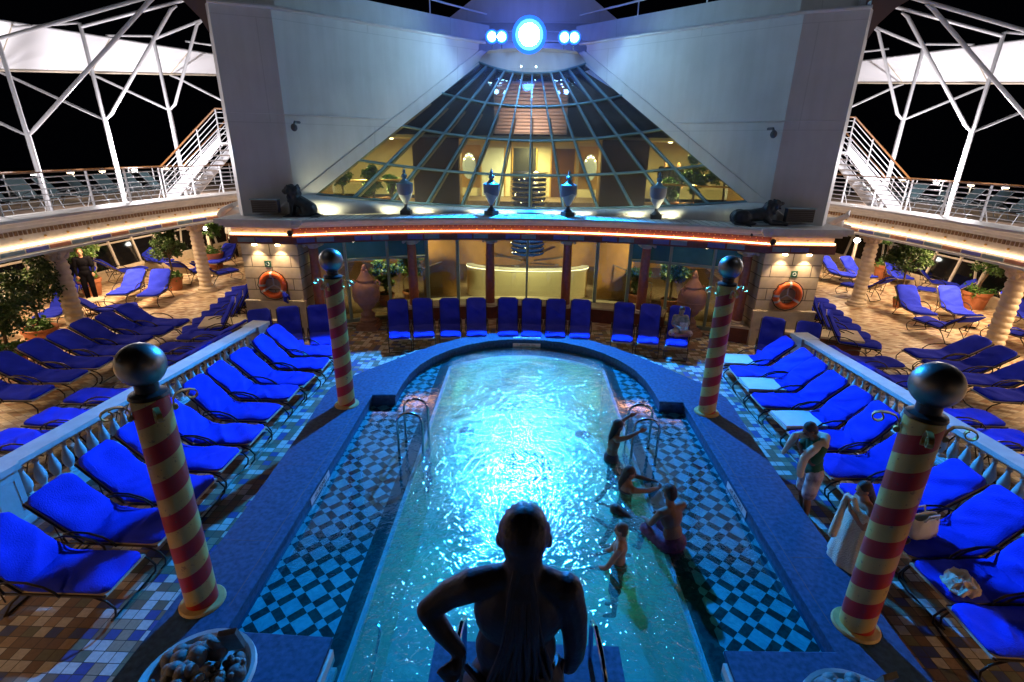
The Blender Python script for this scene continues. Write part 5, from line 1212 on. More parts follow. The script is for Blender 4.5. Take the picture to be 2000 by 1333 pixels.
# ================================================================== PLANTS
def foliage(lobes,n,size,seed,flat=.5):
    q=random.Random(seed); m=MB(); tot=sum(l[3]**2 for l in lobes)
    for (x,y,z,r,*k) in lobes:
        kz=k[0] if k else 1.0
        clumps=[]
        for _ in range(max(6,int(26*r*r/.4))):
            v=Vector((q.gauss(0,1),q.gauss(0,1),q.gauss(0,1))).normalized()*r*q.uniform(.45,1.0); v.z*=kz; clumps.append(v)
        for _ in range(int(n*r*r/tot)):
            c=q.choice(clumps); p=Vector((x,y,z))+c+Vector((q.gauss(0,.13),q.gauss(0,.13),q.gauss(0,.11)))*r
            d=Vector((q.gauss(0,1),q.gauss(0,1),q.gauss(-.2,.8))).normalized(); sd=d.cross(Vector((q.gauss(0,1),q.gauss(0,1),1))).normalized()
            L_=size*q.uniform(.7,1.4); W_=L_*.28; up=d.cross(sd)*L_*.12
            m.add([p,p+d*L_*.5+sd*W_-up,p+d*L_,p+d*L_*.5-sd*W_-up],[(0,1,2),(0,2,3)])
    return m
def pot(e,r=.32,h=.45,seed=0):
    MB().lathe([(r*.68,0),(r*.72,.02),(r*.92,h*.8),(r*1.0,h*.82),(r*1.02,h),(r*.92,h),(r*.88,h*.86),(.02,h*.86)],28).build('pot',M_terra,e); MB().lathe([(.01,h*.87),(r*.87,h*.87),(.01,h*.9)],20,cap=False).build('soil',M_soil,e)
    m=MB(); 
    for k in range(4):
        a=k*PI/2+seed; m.tube([(r*.86*math.cos(a+t),r*.86*math.sin(a+t),h*(.62-.10*math.sin((t+.5)*PI))) for t in (-.5,-.25,0,.25,.5)],.012,6)
    m.build('garland_relief',M_terra,e)
def potted_tree(x,y,z,lobes,n,label,seed,pr=.34,ph=.48,leafm=None,size=.095,under=True,ths=1.0):
    e=empty('potted_tree',(x,y,z),0,label,'potted tree','potted trees'); pot(e,pr,ph,seed)
    top=lobes[0]; m=MB(); m.tube([(0,0,ph*.8),(.03,.02,ph+.3),(top[0]*.6-.02,top[1]*.6,top[2]-.35),(top[0],top[1],top[2])],[.045,.038,.03,.015],8)
    for k in range(4):
        a=k*1.7; m.tube([(top[0]*.6,top[1]*.6,top[2]-.4),(top[0]+top[3]*.5*math.cos(a),top[1]+top[3]*.5*math.sin(a),top[2]+.1)],[.022,.008],6)
    m.build('trunk',M_trunk,e)
    foliage(lobes,n,size,seed).build('crown',leafm or M_leaf,e,smooth=False,fix=False)
    if under: foliage([(0,0,ph+.06,pr*1.05,.45)],350,.12,seed+50).build('underplanting',M_leaf2,e,smooth=False,fix=False)
    return e
potted_tree(-13.15,12.7,0,[(.2,-.1,1.85,.72,.85),(-.35,.3,1.5,.45)],5200,'bushy round potted tree left of the near left twisted column, the farther of two',1,.4,.5)
potted_tree(-12.75,11.35,0,[(.15,-.05,1.42,.70,.8),(-.5,-.1,1.2,.4)],5200,'bushy round potted tree left of the near left twisted column, the nearer of two',2,.4,.42)
potted_tree(-13.35,18.55,0,[(.15,-.1,1.62,.55,.95),(.0,0,2.25,.42)],4200,'round-headed potted tree between the two left twisted columns',3,.34,.5)
potted_tree(-15.75,17.6,0,[(0,0,1.75,.55,1.0),(.1,0,2.2,.35)],3600,'potted tree right behind the standing crew member',4,.36,.6)
potted_tree(-13.9,22.2,0,[(0,0,2.0,.5,1),(.1,0,1.5,.3)],2400,'potted tree with a tall terracotta pot at the far left windows',5,.42,.7,M_leaf2)
potted_tree(-12.0,22.3,0,[(0,0,.9,.34,.8)],1200,'small potted shrub beside the far end of the left pier wall',6,.30,.5,M_leaf2,under=False)
potted_tree(13.45,18.2,0,[(-.1,0,1.85,.72,.75),(.5,.1,1.75,.35),(-.5,.1,1.7,.35)],4800,'dark round potted tree between the loungers on the right deck',7,.2,.32)
potted_tree(16.2,18.3,0,[(.1,-.3,1.75,.65,.9)],3600,'potted tree in a big terracotta pot near the right window wall',8,.44,.62)
potted_tree(15.7,22.6,0,[(-.2,0,2.1,.7,.7),(-1.0,0,2.2,.5,.6)],3600,'wide leafy potted tree at the far right windows',9,.40,.66,M_leaf2)
potted_tree(11.35,23.4,0,[(0,0,1.9,.45,1)],1500,'small potted tree beside the litter bin, far right',10,.28,.4,M_leaf2)
potted_tree(14.2,13.0,0,[(0,0,1.7,.6,.9)],3000,'leafy potted tree behind the near right twisted column',11,.4,.5)
for i,(x,y,r,h) in enumerate([(-6.0,16.9,.55,1.5),(-5.2,17.6,.38,.95),(-4.7,18.0,.30,.8),(6.1,16.9,.5,1.45),(5.35,17.5,.42,1.25),(4.75,18.0,.38,.9)]):
    potted_tree(x,y,3.16,[(0,0,h,r,1.1)]+([(.2,.3,h+.6,r*.7)] if i in (0,3,4) else []),2600,'green foyer plant behind the cone glass, %s from the left'%['first','second','third','sixth','fifth','fourth'][i],20+i,.3,.42,M_leaf2,.11,False)
for i,(x,y,r,h) in enumerate([(-4.1,17.5,.5,1.5),(-4.9,17.1,.42,1.1),(4.9,17.1,.5,1.45),(3.9,17.8,.42,1.1)]):
    potted_tree(x,y,0.01,[(0,0,h,r,1.2)],2200,'dark foyer plant behind the lower bar glass, %s from the left'%['second','first','fourth','third'][i],30+i,.3,.42,M_leaf,.11,False)
# low planters, bins, tables
for k,(x,y,l) in enumerate([(-11.1,22.9,'cream litter bin with turquoise lid beside the far left column'),(11.3,22.6,'cream litter bin with turquoise lid beside the far right column')]):
    e=empty('litter_bin',(x,y,0),0,l,'litter bin','cream litter bins'); MB().lathe([(.26,0),(.28,.04),(.28,.9),(.26,.92)],24).build('drum',M_creamw,e); MB().lathe([(.29,.92),(.30,.98),(.22,1.08),(.02,1.12)],24).build('lid',M_tq,e)
e=empty('side_table',(-14.0,15.6,0),0,'small round beige table beside the near left twisted column','table'); MB().lathe([(.01,.42),(.27,.42),(.28,.44),(.01,.45)],24).build('top',M_sling,e)
for a in range(3): MB().tube([(.2*math.cos(a*2.1),.2*math.sin(a*2.1),0),(.08*math.cos(a*2.1),.08*math.sin(a*2.1),.42)],.012,6).build('leg',M_bronze,e)
for s,nm in ((-1,'left'),(1,'right')):
    e=empty('bollard_lamp',(s*14.6,23.2,0),0,'white bollard lamp glowing at the far %s windows'%nm,'lamp','bollard lamps at the far windows'); MB().tube([(0,0,0),(0,0,1.5)],.07,12).build('post',M_creamw,e); MB().ell((0,0,1.6),(.13,.13,.09),n=16,m=10).build('globe',M_lampw,e)

# ================================================================== SCULPTURES
def lion(e,parts,vox=.02): return remeshed('body',parts,vox,M_lion,e,2)
e=empty('lion_statue',(-6.32,14.50,3.34),R(6),'seated dark bronze lion at the left end of the ledge','lion statue')
m=MB()
for s in (-1,1):
    m.limb([(-.24,s*.09,.42),(-.27,s*.095,.2),(-.30,s*.095,.04)],[.085,.06,.05],10); m.ell((-.35,s*.095,.035),(.085,.05,.04)); m.ell((.16,s*.13,.17),(.2,.085,.17)); m.ell((.0,s*.15,.04),(.16,.05,.045))
m.limb([(-.18,0,.46),(.0,0,.36),(.2,0,.2)],[.17,.17,.2],12); m.ell((-.2,0,.45),(.16,.16,.2)); m.ell((-.2,0,.63),(.185,.18,.2)); m.ell((-.25,0,.70),(.17,.155,.15)); m.ell((-.33,0,.71),(.12,.105,.115)); m.ell((-.43,0,.67),(.085,.065,.06)); m.ell((-.42,0,.62),(.06,.05,.04)); m.ell((-.33,.09,.82),.03); m.ell((-.33,-.09,.82),.03)
for k in range(26):
    a=k*.7; m.ell((-.2+.13*math.cos(k*2.3),.15*math.cos(a),.60+.20*math.sin(a)),(.05,.045,.07),n=8,m=6)
lion(e,m); MB().tube([(.34,0,.08),(.42,.1,.03),(.30,.24,.03),(.08,.27,.03)],[.03,.025,.025,.04],8).build('tail',M_lion,e); MB().box(-.48,.46,-.26,.3,-.007,.018).build('plinth',M_lion,e)
e=empty('lion_statue',(6.15,14.35,3.34),R(-4),'dark bronze lion lying with its mouth open at the right end of the ledge','lion statue')
m=MB(); m.limb([(-.5,0,.22),(-.15,0,.24),(.25,0,.30)],[.17,.17,.19],12)
for s in (-1,1):
    m.ell((-.42,s*.13,.2),(.26,.1,.2)); m.ell((-.22,s*.19,.05),(.2,.055,.05)); m.limb([(.22,s*.12,.2),(.35,s*.13,.08),(.70,s*.12,.06)],[.09,.065,.05],10); m.ell((.75,s*.12,.045),(.08,.055,.045))
m.ell((.3,0,.40),(.19,.17,.2)); m.ell((.36,0,.48),(.17,.155,.16)); m.ell((.45,0,.56),(.14,.115,.12)); m.ell((.58,0,.57),(.09,.065,.05),Quaternion((0,1,0),-.15)); m.ell((.545,0,.455),(.075,.05,.03),Quaternion((0,1,0),.35)); m.ell((.42,.1,.66),.035); m.ell((.42,-.1,.66),.035)
for k in range(26):
    a=k*.7; m.ell((.32+.12*math.cos(k*2.3),.15*math.cos(a),.42+.18*math.sin(a)),(.05,.045,.07),n=8,m=6)
lion(e,m); MB().tube([(-.66,-.02,.12),(-.6,-.2,.04),(-.35,-.28,.03),(-.25,-.40,.0),(-.22,-.47,-.12),(-.2,-.47,-.24)],[.04,.03,.025,.025,.025,.04],8).build('tail',M_lion,e)
# big statue seen from behind
st=empty('statue',(-.10,1.70,.4),0,'dark statue of a long-haired figure, hand on hip, seen from behind in the foreground','statue')
O=lambda x,y,z:(x+.10,y-1.70,z-.4)
m=MB()
H=lambda *a,**k:m.ell(*a,**k)
H(O(-.09,1.745,3.660),(.104,.118,.128),n=20,m=14); H(O(-.09,1.77,3.61),(.08,.09,.09),n=16,m=12); H(O(.016,1.74,3.645),(.016,.028,.038)); H(O(-.196,1.74,3.645),(.016,.028,.038))
m.limb([O(-.09,1.71,3.64),O(-.09,1.70,3.54),O(-.095,1.69,3.44)],[.082,.080,.10],14)
H(O(-.10,1.70,3.44),(.17,.085,.075),n=18,m=12)
m.limb([O(-.09,1.69,3.52),O(-.20,1.69,3.485),O(-.30,1.69,3.44)],[.05,.058,.068],12); m.limb([O(-.09,1.69,3.52),O(.0,1.69,3.48),O(.09,1.69,3.42)],[.05,.058,.068],12)
H(O(-.105,1.69,3.30),(.20,.12,.20),n=20,m=14); H(O(-.115,1.69,3.08),(.185,.12,.20),n=20,m=14); H(O(-.12,1.69,2.88),(.215,.14,.16),n=20,m=14)
m.limb([O(-.30,1.69,3.44),O(-.41,1.70,3.37),O(-.505,1.68,3.295)],[.072,.062,.050],12); m.limb([O(-.505,1.68,3.295),O(-.44,1.655,3.20),O(-.365,1.63,3.115)],[.052,.047,.034],12)
m.limb([O(.095,1.69,3.43),O(.135,1.69,3.28),O(.150,1.69,3.14)],[.074,.064,.056],12); m.limb([O(.150,1.69,3.14),O(.155,1.71,3.02),O(.145,1.74,2.90)],[.056,.048,.034],12)
# left hand: palm, four fingers curled back, thumb
H(O(-.375,1.60,3.075),(.030,.045,.036))
for k in range(4):
    b=Vector(O(-.402+.012*k,1.585,3.095-.020*k)); m.limb([tuple(b),tuple(b+Vector((-.030,-.020,-.006))),tuple(b+Vector((-.048,-.018,-.032))),tuple(b+Vector((-.046,.002,-.05)))],[.0115,.011,.010,.008],8)
b=Vector(O(-.36,1.575,3.05)); m.limb([tuple(b),tuple(b+Vector((-.02,-.02,-.03))),tuple(b+Vector((-.05,-.02,-.05)))],[.013,.011,.009],8)
H(O(.14,1.78,2.86),(.03,.045,.045))
for k in range(4):
    b=Vector(O(.120+.016*k,1.80,2.83)); m.limb([tuple(b),tuple(b+Vector((.0,.02,-.03))),tuple(b+Vector((.0,.0,-.055)))],[.0115,.010,.008],8)
b=Vector(O(.115,1.76,2.85)); m.limb([tuple(b),tuple(b+Vector((-.02,-.01,-.03))),tuple(b+Vector((-.015,-.0,-.055)))],[.012,.010,.008],8)
remeshed('figure',m,.0085,M_bronzeS,st,3)
m=MB(); m.ell(O(-.09,1.752,3.672),(.110,.122,.128),n=48,m=20)
vv=[]
c=Vector(O(-.09,1.752,3.672))
for p in m.v:
    d=Vector(p)-c; a=d.x/.110; k=1+.022*math.cos(a*26) if d.z>-.03 else .985; vv.append(tuple(c+Vector((d.x,d.y,d.z))*k))
m.v=vv; m.build('combed_hair',M_bronzeS,st,angle=80)
q=random.Random(5); 
m=MB()
for k in range(13):
    s0=(k-6)/6; pts=[]; ph=q.uniform(0,6)
    for j in range(15):
        t=j/14; z=3.60-.86*t; x=-.09+s0*(.03+.15*t**1.1)+.016*math.sin(t*9+ph)*t; 
        zz=z
        # follow the back surface
        yb=1.69-( .062 if zz>3.5 else .062+(.115-.062)*min(1,(3.5-zz)/.16))*math.sqrt(max(.05,1-((x+.105)/.20)**2))-.004
        if zz<3.0: yb-=.02*min(1,(3.0-zz)/.15)
        if zz>3.55: yb=1.735-.10*math.sqrt(max(.1,1-((zz-3.67)/.13)**2))
        pts.append(O(x,yb,zz))
    m.limb(pts,[.010+.004*math.sin(j*.9+k) for j in range(15)],8)
m.build('hair_strands',M_bronzeS,st)
m=MB(); nk=48; vs=[];fs=[]
prof=[(2.97,.20,.135,.0),(2.93,.225,.16,.004),(2.86,.235,.165,.007),(2.7,.25,.19,.012),(2.3,.27,.22,.018),(1.8,.30,.25,.022),(1.55,.34,.29,.025)]
for z,rx,ry,f_ in prof:
    for k in range(nk):
        a=2*PI*k/nk; r=1+f_*4*math.sin(a*9+z*2); tilt=.05*math.cos(a)*(1 if z>2.9 else 0)
        vs.append(O(-.12+rx*r*math.cos(a),1.69+ry*r*math.sin(a),z+tilt-.03*math.sin(a)*(1 if z>2.9 else 0)))
for i in range(len(prof)-1):
    for k in range(nk): fs.append((i*nk+k,i*nk+(k+1)%nk,(i+1)*nk+(k+1)%nk,(i+1)*nk+k))
fs.append(tuple(range(nk))); fs.append(tuple((len(prof)-1)*nk+k for k in range(nk))[::-1]); m.add(vs,fs); m.build('draped_cloth',M_bronzeS,st,angle=60)
m=MB(); m.tube([O(-.34,1.66,2.99),O(-.2,1.56,2.93),O(-.05,1.545,2.90),O(.06,1.60,2.94),O(.10,1.70,3.0)],[.02,.024,.024,.022,.018],8); m.build('cloth_roll',M_bronzeS,st)
MB().lathe([(.42,0),(.42,.1),(.36,.16),(.33,.9),(.38,1.02),(.40,1.06),(.40,1.15)],32).build('pedestal',M_stonew,st)

# ================================================================== PEOPLE
def frame_q(zdir,xdir):
    z=Vector(zdir).normalized(); x=Vector(xdir); x=(x-z*x.dot(z)).normalized(); y=z.cross(x); return Matrix((x,y,z)).transposed().to_quaternion()
BASE=dict(pelvis=(0,0,.95),chest=(0,.0,1.28),neck=(0,0,1.47),head=(0,.02,1.62),shL=(-.18,0,1.42),shR=(.18,0,1.42),elL=(-.22,-.02,1.13),elR=(.22,-.02,1.13),wrL=(-.22,.06,.88),wrR=(.22,.06,.88),
 hipL=(-.09,0,.92),hipR=(.09,0,.92),knL=(-.10,.02,.50),knR=(.10,.02,.50),anL=(-.10,-.02,.08),anR=(.10,-.02,.08),toL=(-.12,.13,.03),toR=(.12,.13,.03),face=(0,1,0),handL=(0,0,-1),handR=(0,0,-1))
def body_prims(J,grow=0,w=1.0,parts='all'):
    V={k:Vector(v) for k,v in J.items()}; m=MB(); g=grow; P=parts
    sh=V['shR']-V['shL']; ax=V['chest']-V['pelvis']; qt=frame_q(ax,sh)
    def E(c,r): m.ell(tuple(c),tuple(x+g for x in r),qt,n=16,m=12)
    if P in('all','torso','shirt'):
        E(V['chest']+ax.normalized()*.02,(.155*w,.105,.17)); E(V['pelvis'].lerp(V['chest'],.45),(.13*w,.095,.16)); m.limb([tuple(V['shL']),tuple(V['chest'].lerp(V['neck'],.55)),tuple(V['shR'])],[.055+g,.075+g,.055+g],12)
    if P in('all','torso','shirt','shorts'): E(V['pelvis'],(.155*w,.115,.13))
    if P=='all':
        m.limb([tuple(V['neck']-(V['head']-V['neck'])*.5),tuple(V['head'])],[.065,.05],12)
        fd=V['face'].normalized(); up=(V['head']-V['neck']).normalized(); qh=frame_q(up,fd.cross(up)); h=V['head']
        m.ell(tuple(h+up*.03-fd*.01),(.074,.092,.098),qh,n=18,m=14); m.ell(tuple(h-up*.035+fd*.025),(.055,.062,.07),qh,n=14,m=10); m.ell(tuple(h-up*.015+fd*.098),(.012,.016,.02),qh); m.ell(tuple(h+up*.03+fd*.078),(.045,.014,.012),qh); m.ell(tuple(h-up*.055+fd*.085),(.02,.01,.008),qh)
        sd=fd.cross(up)
        for s in (-1,1): m.ell(tuple(h+up*.0+sd*s*.076),(.012,.02,.03),qh)
    for s in 'LR':
        if P in('all',): 
            m.limb([tuple(V['sh'+s]),tuple(V['el'+s])],[.050+g,.040+g],12); m.limb([tuple(V['el'+s]),tuple(V['el'+s].lerp(V['wr'+s],.3)),tuple(V['wr'+s])],[.040,.040,.027],12)
            d=V['hand'+s].normalized(); fw=V['wr'+s]-V['el'+s]; sd=d.cross(Vector((.3,1,.2))).normalized(); pn=d.cross(sd).normalized(); c=V['wr'+s]+d*.05
            m.ell(tuple(c),(.036,.018,.05),frame_q(d,sd),n=12,m=8)
            for k in range(4):
                b=c+sd*(-.027+.018*k)+d*.035; L_=[.062,.07,.066,.05][k]; m.limb([tuple(b),tuple(b+d*L_*.5+pn*.006),tuple(b+d*L_*.9+pn*.022)],[.0095,.009,.0075],8)
            m.limb([tuple(c+sd*-.03-d*.02),tuple(c+sd*-.055+d*.015),tuple(c+sd*-.058+d*.045)],[.011,.010,.008],8)
        if P=='shirt': m.limb([tuple(V['sh'+s]),tuple(V['sh'+s].lerp(V['el'+s],.75))],[.060+g,.062+g],12)
        if P=='all':
            m.limb([tuple(V['hip'+s]),tuple(V['kn'+s])],[.085*w,.055],14); m.limb([tuple(V['kn'+s]),tuple(V['kn'+s].lerp(V['an'+s],.3)),tuple(V['an'+s])],[.055,.055,.036],12); m.limb([tuple(V['an'+s]),tuple(V['to'+s])],[.040,.030],10)
        if P in('shorts',): m.limb([tuple(V['hip'+s]),tuple(V['hip'+s].lerp(V['kn'+s],.85))],[.09*w+g,.085+g],14)
        if P=='trousers': E(V['pelvis'],(.155*w,.115,.13)); m.limb([tuple(V['hip'+s]),tuple(V['kn'+s]),tuple(V['an'+s])],[.09+g,.07+g,.06+g],14)
        if P=='sleeves': pass
    return m
def person(loc_,rz,label,J,skin=M_skin,hair=M_hair,long_hair=0,shirt=None,shorts=None,trousers=None,sleeve_long=None,scale=1,vox=.012,w=1.0,grp=None,top=None):
    JJ=dict(BASE); JJ.update(J); e=empty('person',loc_,rz,label,'person',grp); e.scale=(scale,)*3
    remeshed('body',body_prims(JJ,0,w),vox,skin,e,3)
    V={k:Vector(v) for k,v in JJ.items()}; fd=V['face'].normalized(); up=(V['head']-V['neck']).normalized(); h=V['head']; qh=frame_q(up,fd.cross(up)); m=MB()
    m.ell(tuple(h+up*.045-fd*.022),(.083,.094,.094),qh,n=18,m=14); m.ell(tuple(h-up*.01-fd*.045),(.078,.06,.085),qh,n=14,m=10)
    if long_hair:
        b=h-fd*.07; m.limb([tuple(h-fd*.05+up*.03),tuple(b-up*.08),tuple(b-up*.18-fd*.02),tuple(b-up*long_hair)],[.07,.062,.055,.02],12)
    remeshed('hair',m,.014,hair,e,1)
    sd=fd.cross(up)
    for s in (-1,1): MB().ell(tuple(h+up*.012+sd*s*.03+fd*.082),.010,n=8,m=6).build('eye',M_black,e)
    if shirt: remeshed('shirt',body_prims(JJ,.018,w,'shirt'),.016,shirt,e,3)
    if top: 
        mm=MB(); ax=V['chest']-V['pelvis']; mm.ell(tuple(V['chest']),( .162*w,.115,.065),frame_q(ax,V['shR']-V['shL']),n=18,m=10); mm.build('swim_top',top,e)
    if shorts: remeshed('shorts',body_prims(JJ,.016,w,'shorts'),.016,shorts,e,3)
    if trousers: remeshed('trousers',body_prims(JJ,.012,w,'trousers'),.016,trousers,e,3)
    if sleeve_long:
        m=MB()
        for s in 'LR': m.limb([tuple(V['sh'+s]),tuple(V['el'+s]),tuple(V['el'+s].lerp(V['wr'+s],.9))],[.068,.055,.042],12)
        remeshed('sleeves',m,.014,sleeve_long,e,2)
    return e
def cloth_blob(name,prims,m,parent=None,vox=.014): return remeshed(name,prims,vox,m,parent,2)
# man with towel, facing left (-x)
person((4.14,6.42,.004),R(90),'man in a dark green jersey and print shorts wiping his face with a cream towel',
 dict(chest=(.02,.02,1.26),neck=(.02,.08,1.44),head=(.02,.17,1.57),face=(0,.85,-.5),shL=(-.17,.06,1.40),shR=(.19,.02,1.40),elL=(-.21,.16,1.16),wrL=(-.10,.30,1.30),handL=(.5,.3,.75),elR=(.24,.10,1.14),wrR=(.10,.26,1.33),handR=(-.3,.3,.8),knL=(-.12,.05,.5),anR=(.12,-.10,.08),toR=(.13,.05,.03)),
 shirt=M_green,shorts=M_shortw,scale=.97,w=1.08)
tw=MB()
for s,x0 in ((-1,3.95),(1,4.28)): pass
T=MB(); T.limb([(4.10,6.58,1.40),(4.20,6.42,1.43),(4.10,6.25,1.40)],[.06,.07,.06],10)
T.limb([(4.06,6.27,1.40),(3.95,6.24,1.33),(3.88,6.26,1.20),(3.87,6.27,1.02),(3.88,6.26,.90)],[.06,.065,.06,.055,.045],10); T.limb([(4.03,6.30,1.36),(3.92,6.32,1.22),(3.92,6.33,1.0)],[.05,.05,.04],10)
T.limb([(4.06,6.56,1.40),(3.92,6.56,1.38),(3.82,6.50,1.40),(3.78,6.52,1.25),(3.74,6.55,1.08)],[.06,.06,.055,.05,.03],10)
tag(cloth_blob('towel',T,M_towel),'cream towel slung round the neck of the man in green','towel')
person((4.10,5.22,.004),R(88),'dark-haired woman wrapped in a cream towel, holding it to her face',
 dict(chest=(0,.02,1.26),neck=(0,.05,1.44),head=(0,.10,1.58),face=(0,.9,-.35),shL=(-.15,.03,1.39),shR=(.15,.03,1.39),elL=(-.20,.10,1.12),wrL=(-.06,.24,1.30),handL=(.3,.2,.9),elR=(.20,.08,1.14),wrR=(.07,.24,1.36),handR=(-.2,.2,.9)),
 skin=M_skinp,long_hair=.34,scale=.90,w=.92,shorts=M_swimd,top=M_swimd)
T=MB(); vs=[];fs=[]; nk=48; pr=[(1.20,.17,.13),(1.12,.19,.15),(1.0,.20,.16),(.8,.23,.19),(.6,.25,.20),(.42,.27,.21),(.30,.28,.21)]
for z,rx,ry in pr:
    for k in range(nk):
        a=2*PI*k/nk; f_=1+.06*math.sin(a*9+z*3)*(1.3-z)
        vs.append((4.07-.03*(1.15-z)+ry*f_*math.cos(a),5.20+rx*f_*math.sin(a),z))
for i in range(len(pr)-1):
    for k in range(nk): fs.append((i*nk+k,i*nk+(k+1)%nk,(i+1)*nk+(k+1)%nk,(i+1)*nk+k))
fs.append(tuple(range(nk))); fs.append(tuple((len(pr)-1)*nk+k for k in range(nk))[::-1]); T.add(vs,fs)
T.limb([(3.86,5.27,1.30),(3.83,5.24,1.18),(3.79,5.20,1.0),(3.75,5.17,.82)],[.032,.040,.05,.055],10); T.limb([(3.86,5.25,1.33),(3.88,5.16,1.34),(3.92,5.12,1.22)],[.03,.035,.03],10)
tag(cloth_blob('towel',T,M_towel,vox=.018),'long cream towel wrapped round the dark-haired woman','towel')
# climbing girl
person((1.50,7.62,-.62),R(-82),'long-haired girl climbing out at the right ladder with both arms on the rails',
 dict(pelvis=(0,-.04,.84),chest=(0,-.02,1.12),neck=(0,.02,1.32),head=(0,.04,1.46),face=(0,.9,.3),shL=(-.14,0,1.28),shR=(.14,0,1.28),elL=(-.22,.12,1.38),wrL=(-.25,.30,1.50),handL=(0,.9,.2),elR=(.22,.12,1.36),wrR=(.25,.30,1.48),handR=(0,.9,.2),hipL=(-.08,-.02,.8),hipR=(.08,-.02,.8),knL=(-.09,.18,.5),knR=(.09,-.02,.42),anL=(-.09,.08,.16),anR=(.09,-.2,.1),toL=(-.09,.18,.1),toR=(.09,-.28,.02)),
 long_hair=.40,w=.82,scale=1.0,shorts=M_swimd)
# woman in the water, arms out to the edge
person((1.56,6.75,-1.06),R(-70),'dark-haired woman in the pool stretching both arms on to the checkered shelf',
 dict(face=(.3,.9,-.1),head=(0,.04,1.56),neck=(0,.01,1.42),shL=(-.16,.02,1.36),shR=(.16,.02,1.36),elL=(-.20,.28,1.33),wrL=(-.10,.50,1.27),handL=(.4,.9,-.1),elR=(.20,.28,1.33),wrR=(.12,.50,1.27),handR=(-.4,.9,-.1),knL=(-.1,-.1,.5),anL=(-.1,-.3,.15)),long_hair=.30,w=.9,top=M_swimd)
# floating girl
person((1.60,6.10,.06),R(60),'swimmer floating face down beside the pool edge in purple shorts',
 dict(pelvis=(0,-.30,.0),chest=(0,0,.03),neck=(0,.18,.07),head=(0,.30,.13),face=(.2,.9,-.3),shL=(-.15,.13,.05),shR=(.15,.13,.05),elL=(-.26,.30,.02),wrL=(-.20,.52,.02),handL=(.1,1,0),elR=(.26,.30,.02),wrR=(.18,.52,.02),handR=(-.1,1,0),hipL=(-.08,-.34,-.02),hipR=(.08,-.34,-.02),knL=(-.10,-.72,-.06),knR=(.14,-.70,-.10),anL=(-.12,-1.05,-.02),anR=(.18,-1.05,-.14),toL=(-.12,-1.18,-.04),toR=(.18,-1.18,-.16)),long_hair=.25,w=.85,shorts=M_swimp)
# boy waist-deep
person((1.20,5.25,-.70),R(75),'bare-chested boy standing waist-deep in the pool looking left',
 dict(face=(0,1,-.05),elL=(-.22,.16,1.08),wrL=(-.16,.38,.95),handL=(0,.9,-.3),elR=(.20,.12,1.08),wrR=(.16,.36,.92),handR=(0,.9,-.3)),skin=M_skinp,hair=M_hairb,w=.85,scale=.86,shorts=M_swimd)
# man sitting on the basin edge, seen from behind
person((1.98,5.55,.15),R(28),'bare-backed man sitting on the basin edge in patterned swim shorts, seen from behind',
 dict(pelvis=(0,0,.10),chest=(0,.10,.44),neck=(0,.16,.64),head=(0,.20,.78),face=(-.1,1,-.2),shL=(-.19,.12,.58),shR=(.19,.12,.58),elL=(-.22,.24,.33),wrL=(-.12,.42,.22),handL=(.2,.9,-.2),elR=(.22,.22,.33),wrR=(.14,.40,.22),handR=(-.2,.9,-.2),hipL=(-.10,.02,.09),hipR=(.10,.02,.09),knL=(-.14,.44,.10),knR=(.14,.44,.12),anL=(-.13,.50,-.33),anR=(.13,.5,-.3),toL=(-.13,.6,-.37),toR=(.13,.6,-.34)),shorts=M_swimp,w=1.12)
# reading woman
person((4.18,13.42,.47),R(176),'woman in a light dress sitting cross-legged on a lounger, reading a paper',
 dict(pelvis=(0,0,.10),chest=(0,.02,.40),neck=(0,.04,.58),head=(0,.08,.71),face=(0,.8,-.6),shL=(-.15,.03,.52),shR=(.15,.03,.52),elL=(-.2,.12,.30),wrL=(-.08,.32,.30),handL=(.2,.9,.1),elR=(.2,.12,.30),wrR=(.08,.32,.30),handR=(-.2,.9,.1),hipL=(-.09,.03,.09),hipR=(.09,.03,.09),knL=(-.27,.28,.10),knR=(.27,.28,.10),anL=(.08,.36,.05),anR=(-.08,.30,.05),toL=(.18,.36,.04),toR=(-.18,.30,.04)),
 skin=M_skinp,hair=M_hairb,long_hair=.30,shirt=mat('pale_print_cotton',(.42,.38,.30),.9,c2=(.14,.2,.16),nscale=14),shorts=mat('pale_print_skirt',(.55,.50,.40),.9),scale=.95,w=.95)
tag(MB().obox((4.19,13.06,.80),(.11,0,0),(0,.05,.10),(0,-.0015,.001)).build('paper_sheet',M_paper,smooth=False),'white sheet of paper in the hands of the reading woman','paper')
# crew member and others
person((-15.2,16.9,0),R(-140),'crew member in a black uniform standing on the left deck among the loungers',
 dict(elL=(-.24,.05,1.12),wrL=(-.2,.22,.98),handL=(0,.5,-.8),knL=(-.1,.12,.5),anR=(.1,-.14,.1),toR=(.1,.0,.03)),skin=M_skinp,hair=M_hairb,shirt=M_navy,trousers=M_navy,sleeve_long=M_navy,scale=1.04,grp=None)
person((-14.3,24.6,0),R(180),'crew member in white shirt and black trousers at the far left of the deck',{},shirt=M_shirtw,trousers=M_navy,scale=1.0)
person((5.05,20.2,3.16),R(150),'grey-haired man in a dark suit behind the right side of the cone glass',{},skin=M_skinp,hair=M_hairg,shirt=M_navy,trousers=M_navy,sleeve_long=M_navy,scale=1.0)
person((5.55,20.3,3.16),R(190),'fair-haired woman in a dark jacket behind the right side of the cone glass',{},skin=M_skinp,hair=mat('fair_hair',(.45,.30,.12),.5),long_hair=.2,shirt=M_navy,trousers=M_navy,sleeve_long=M_navy,scale=.93)
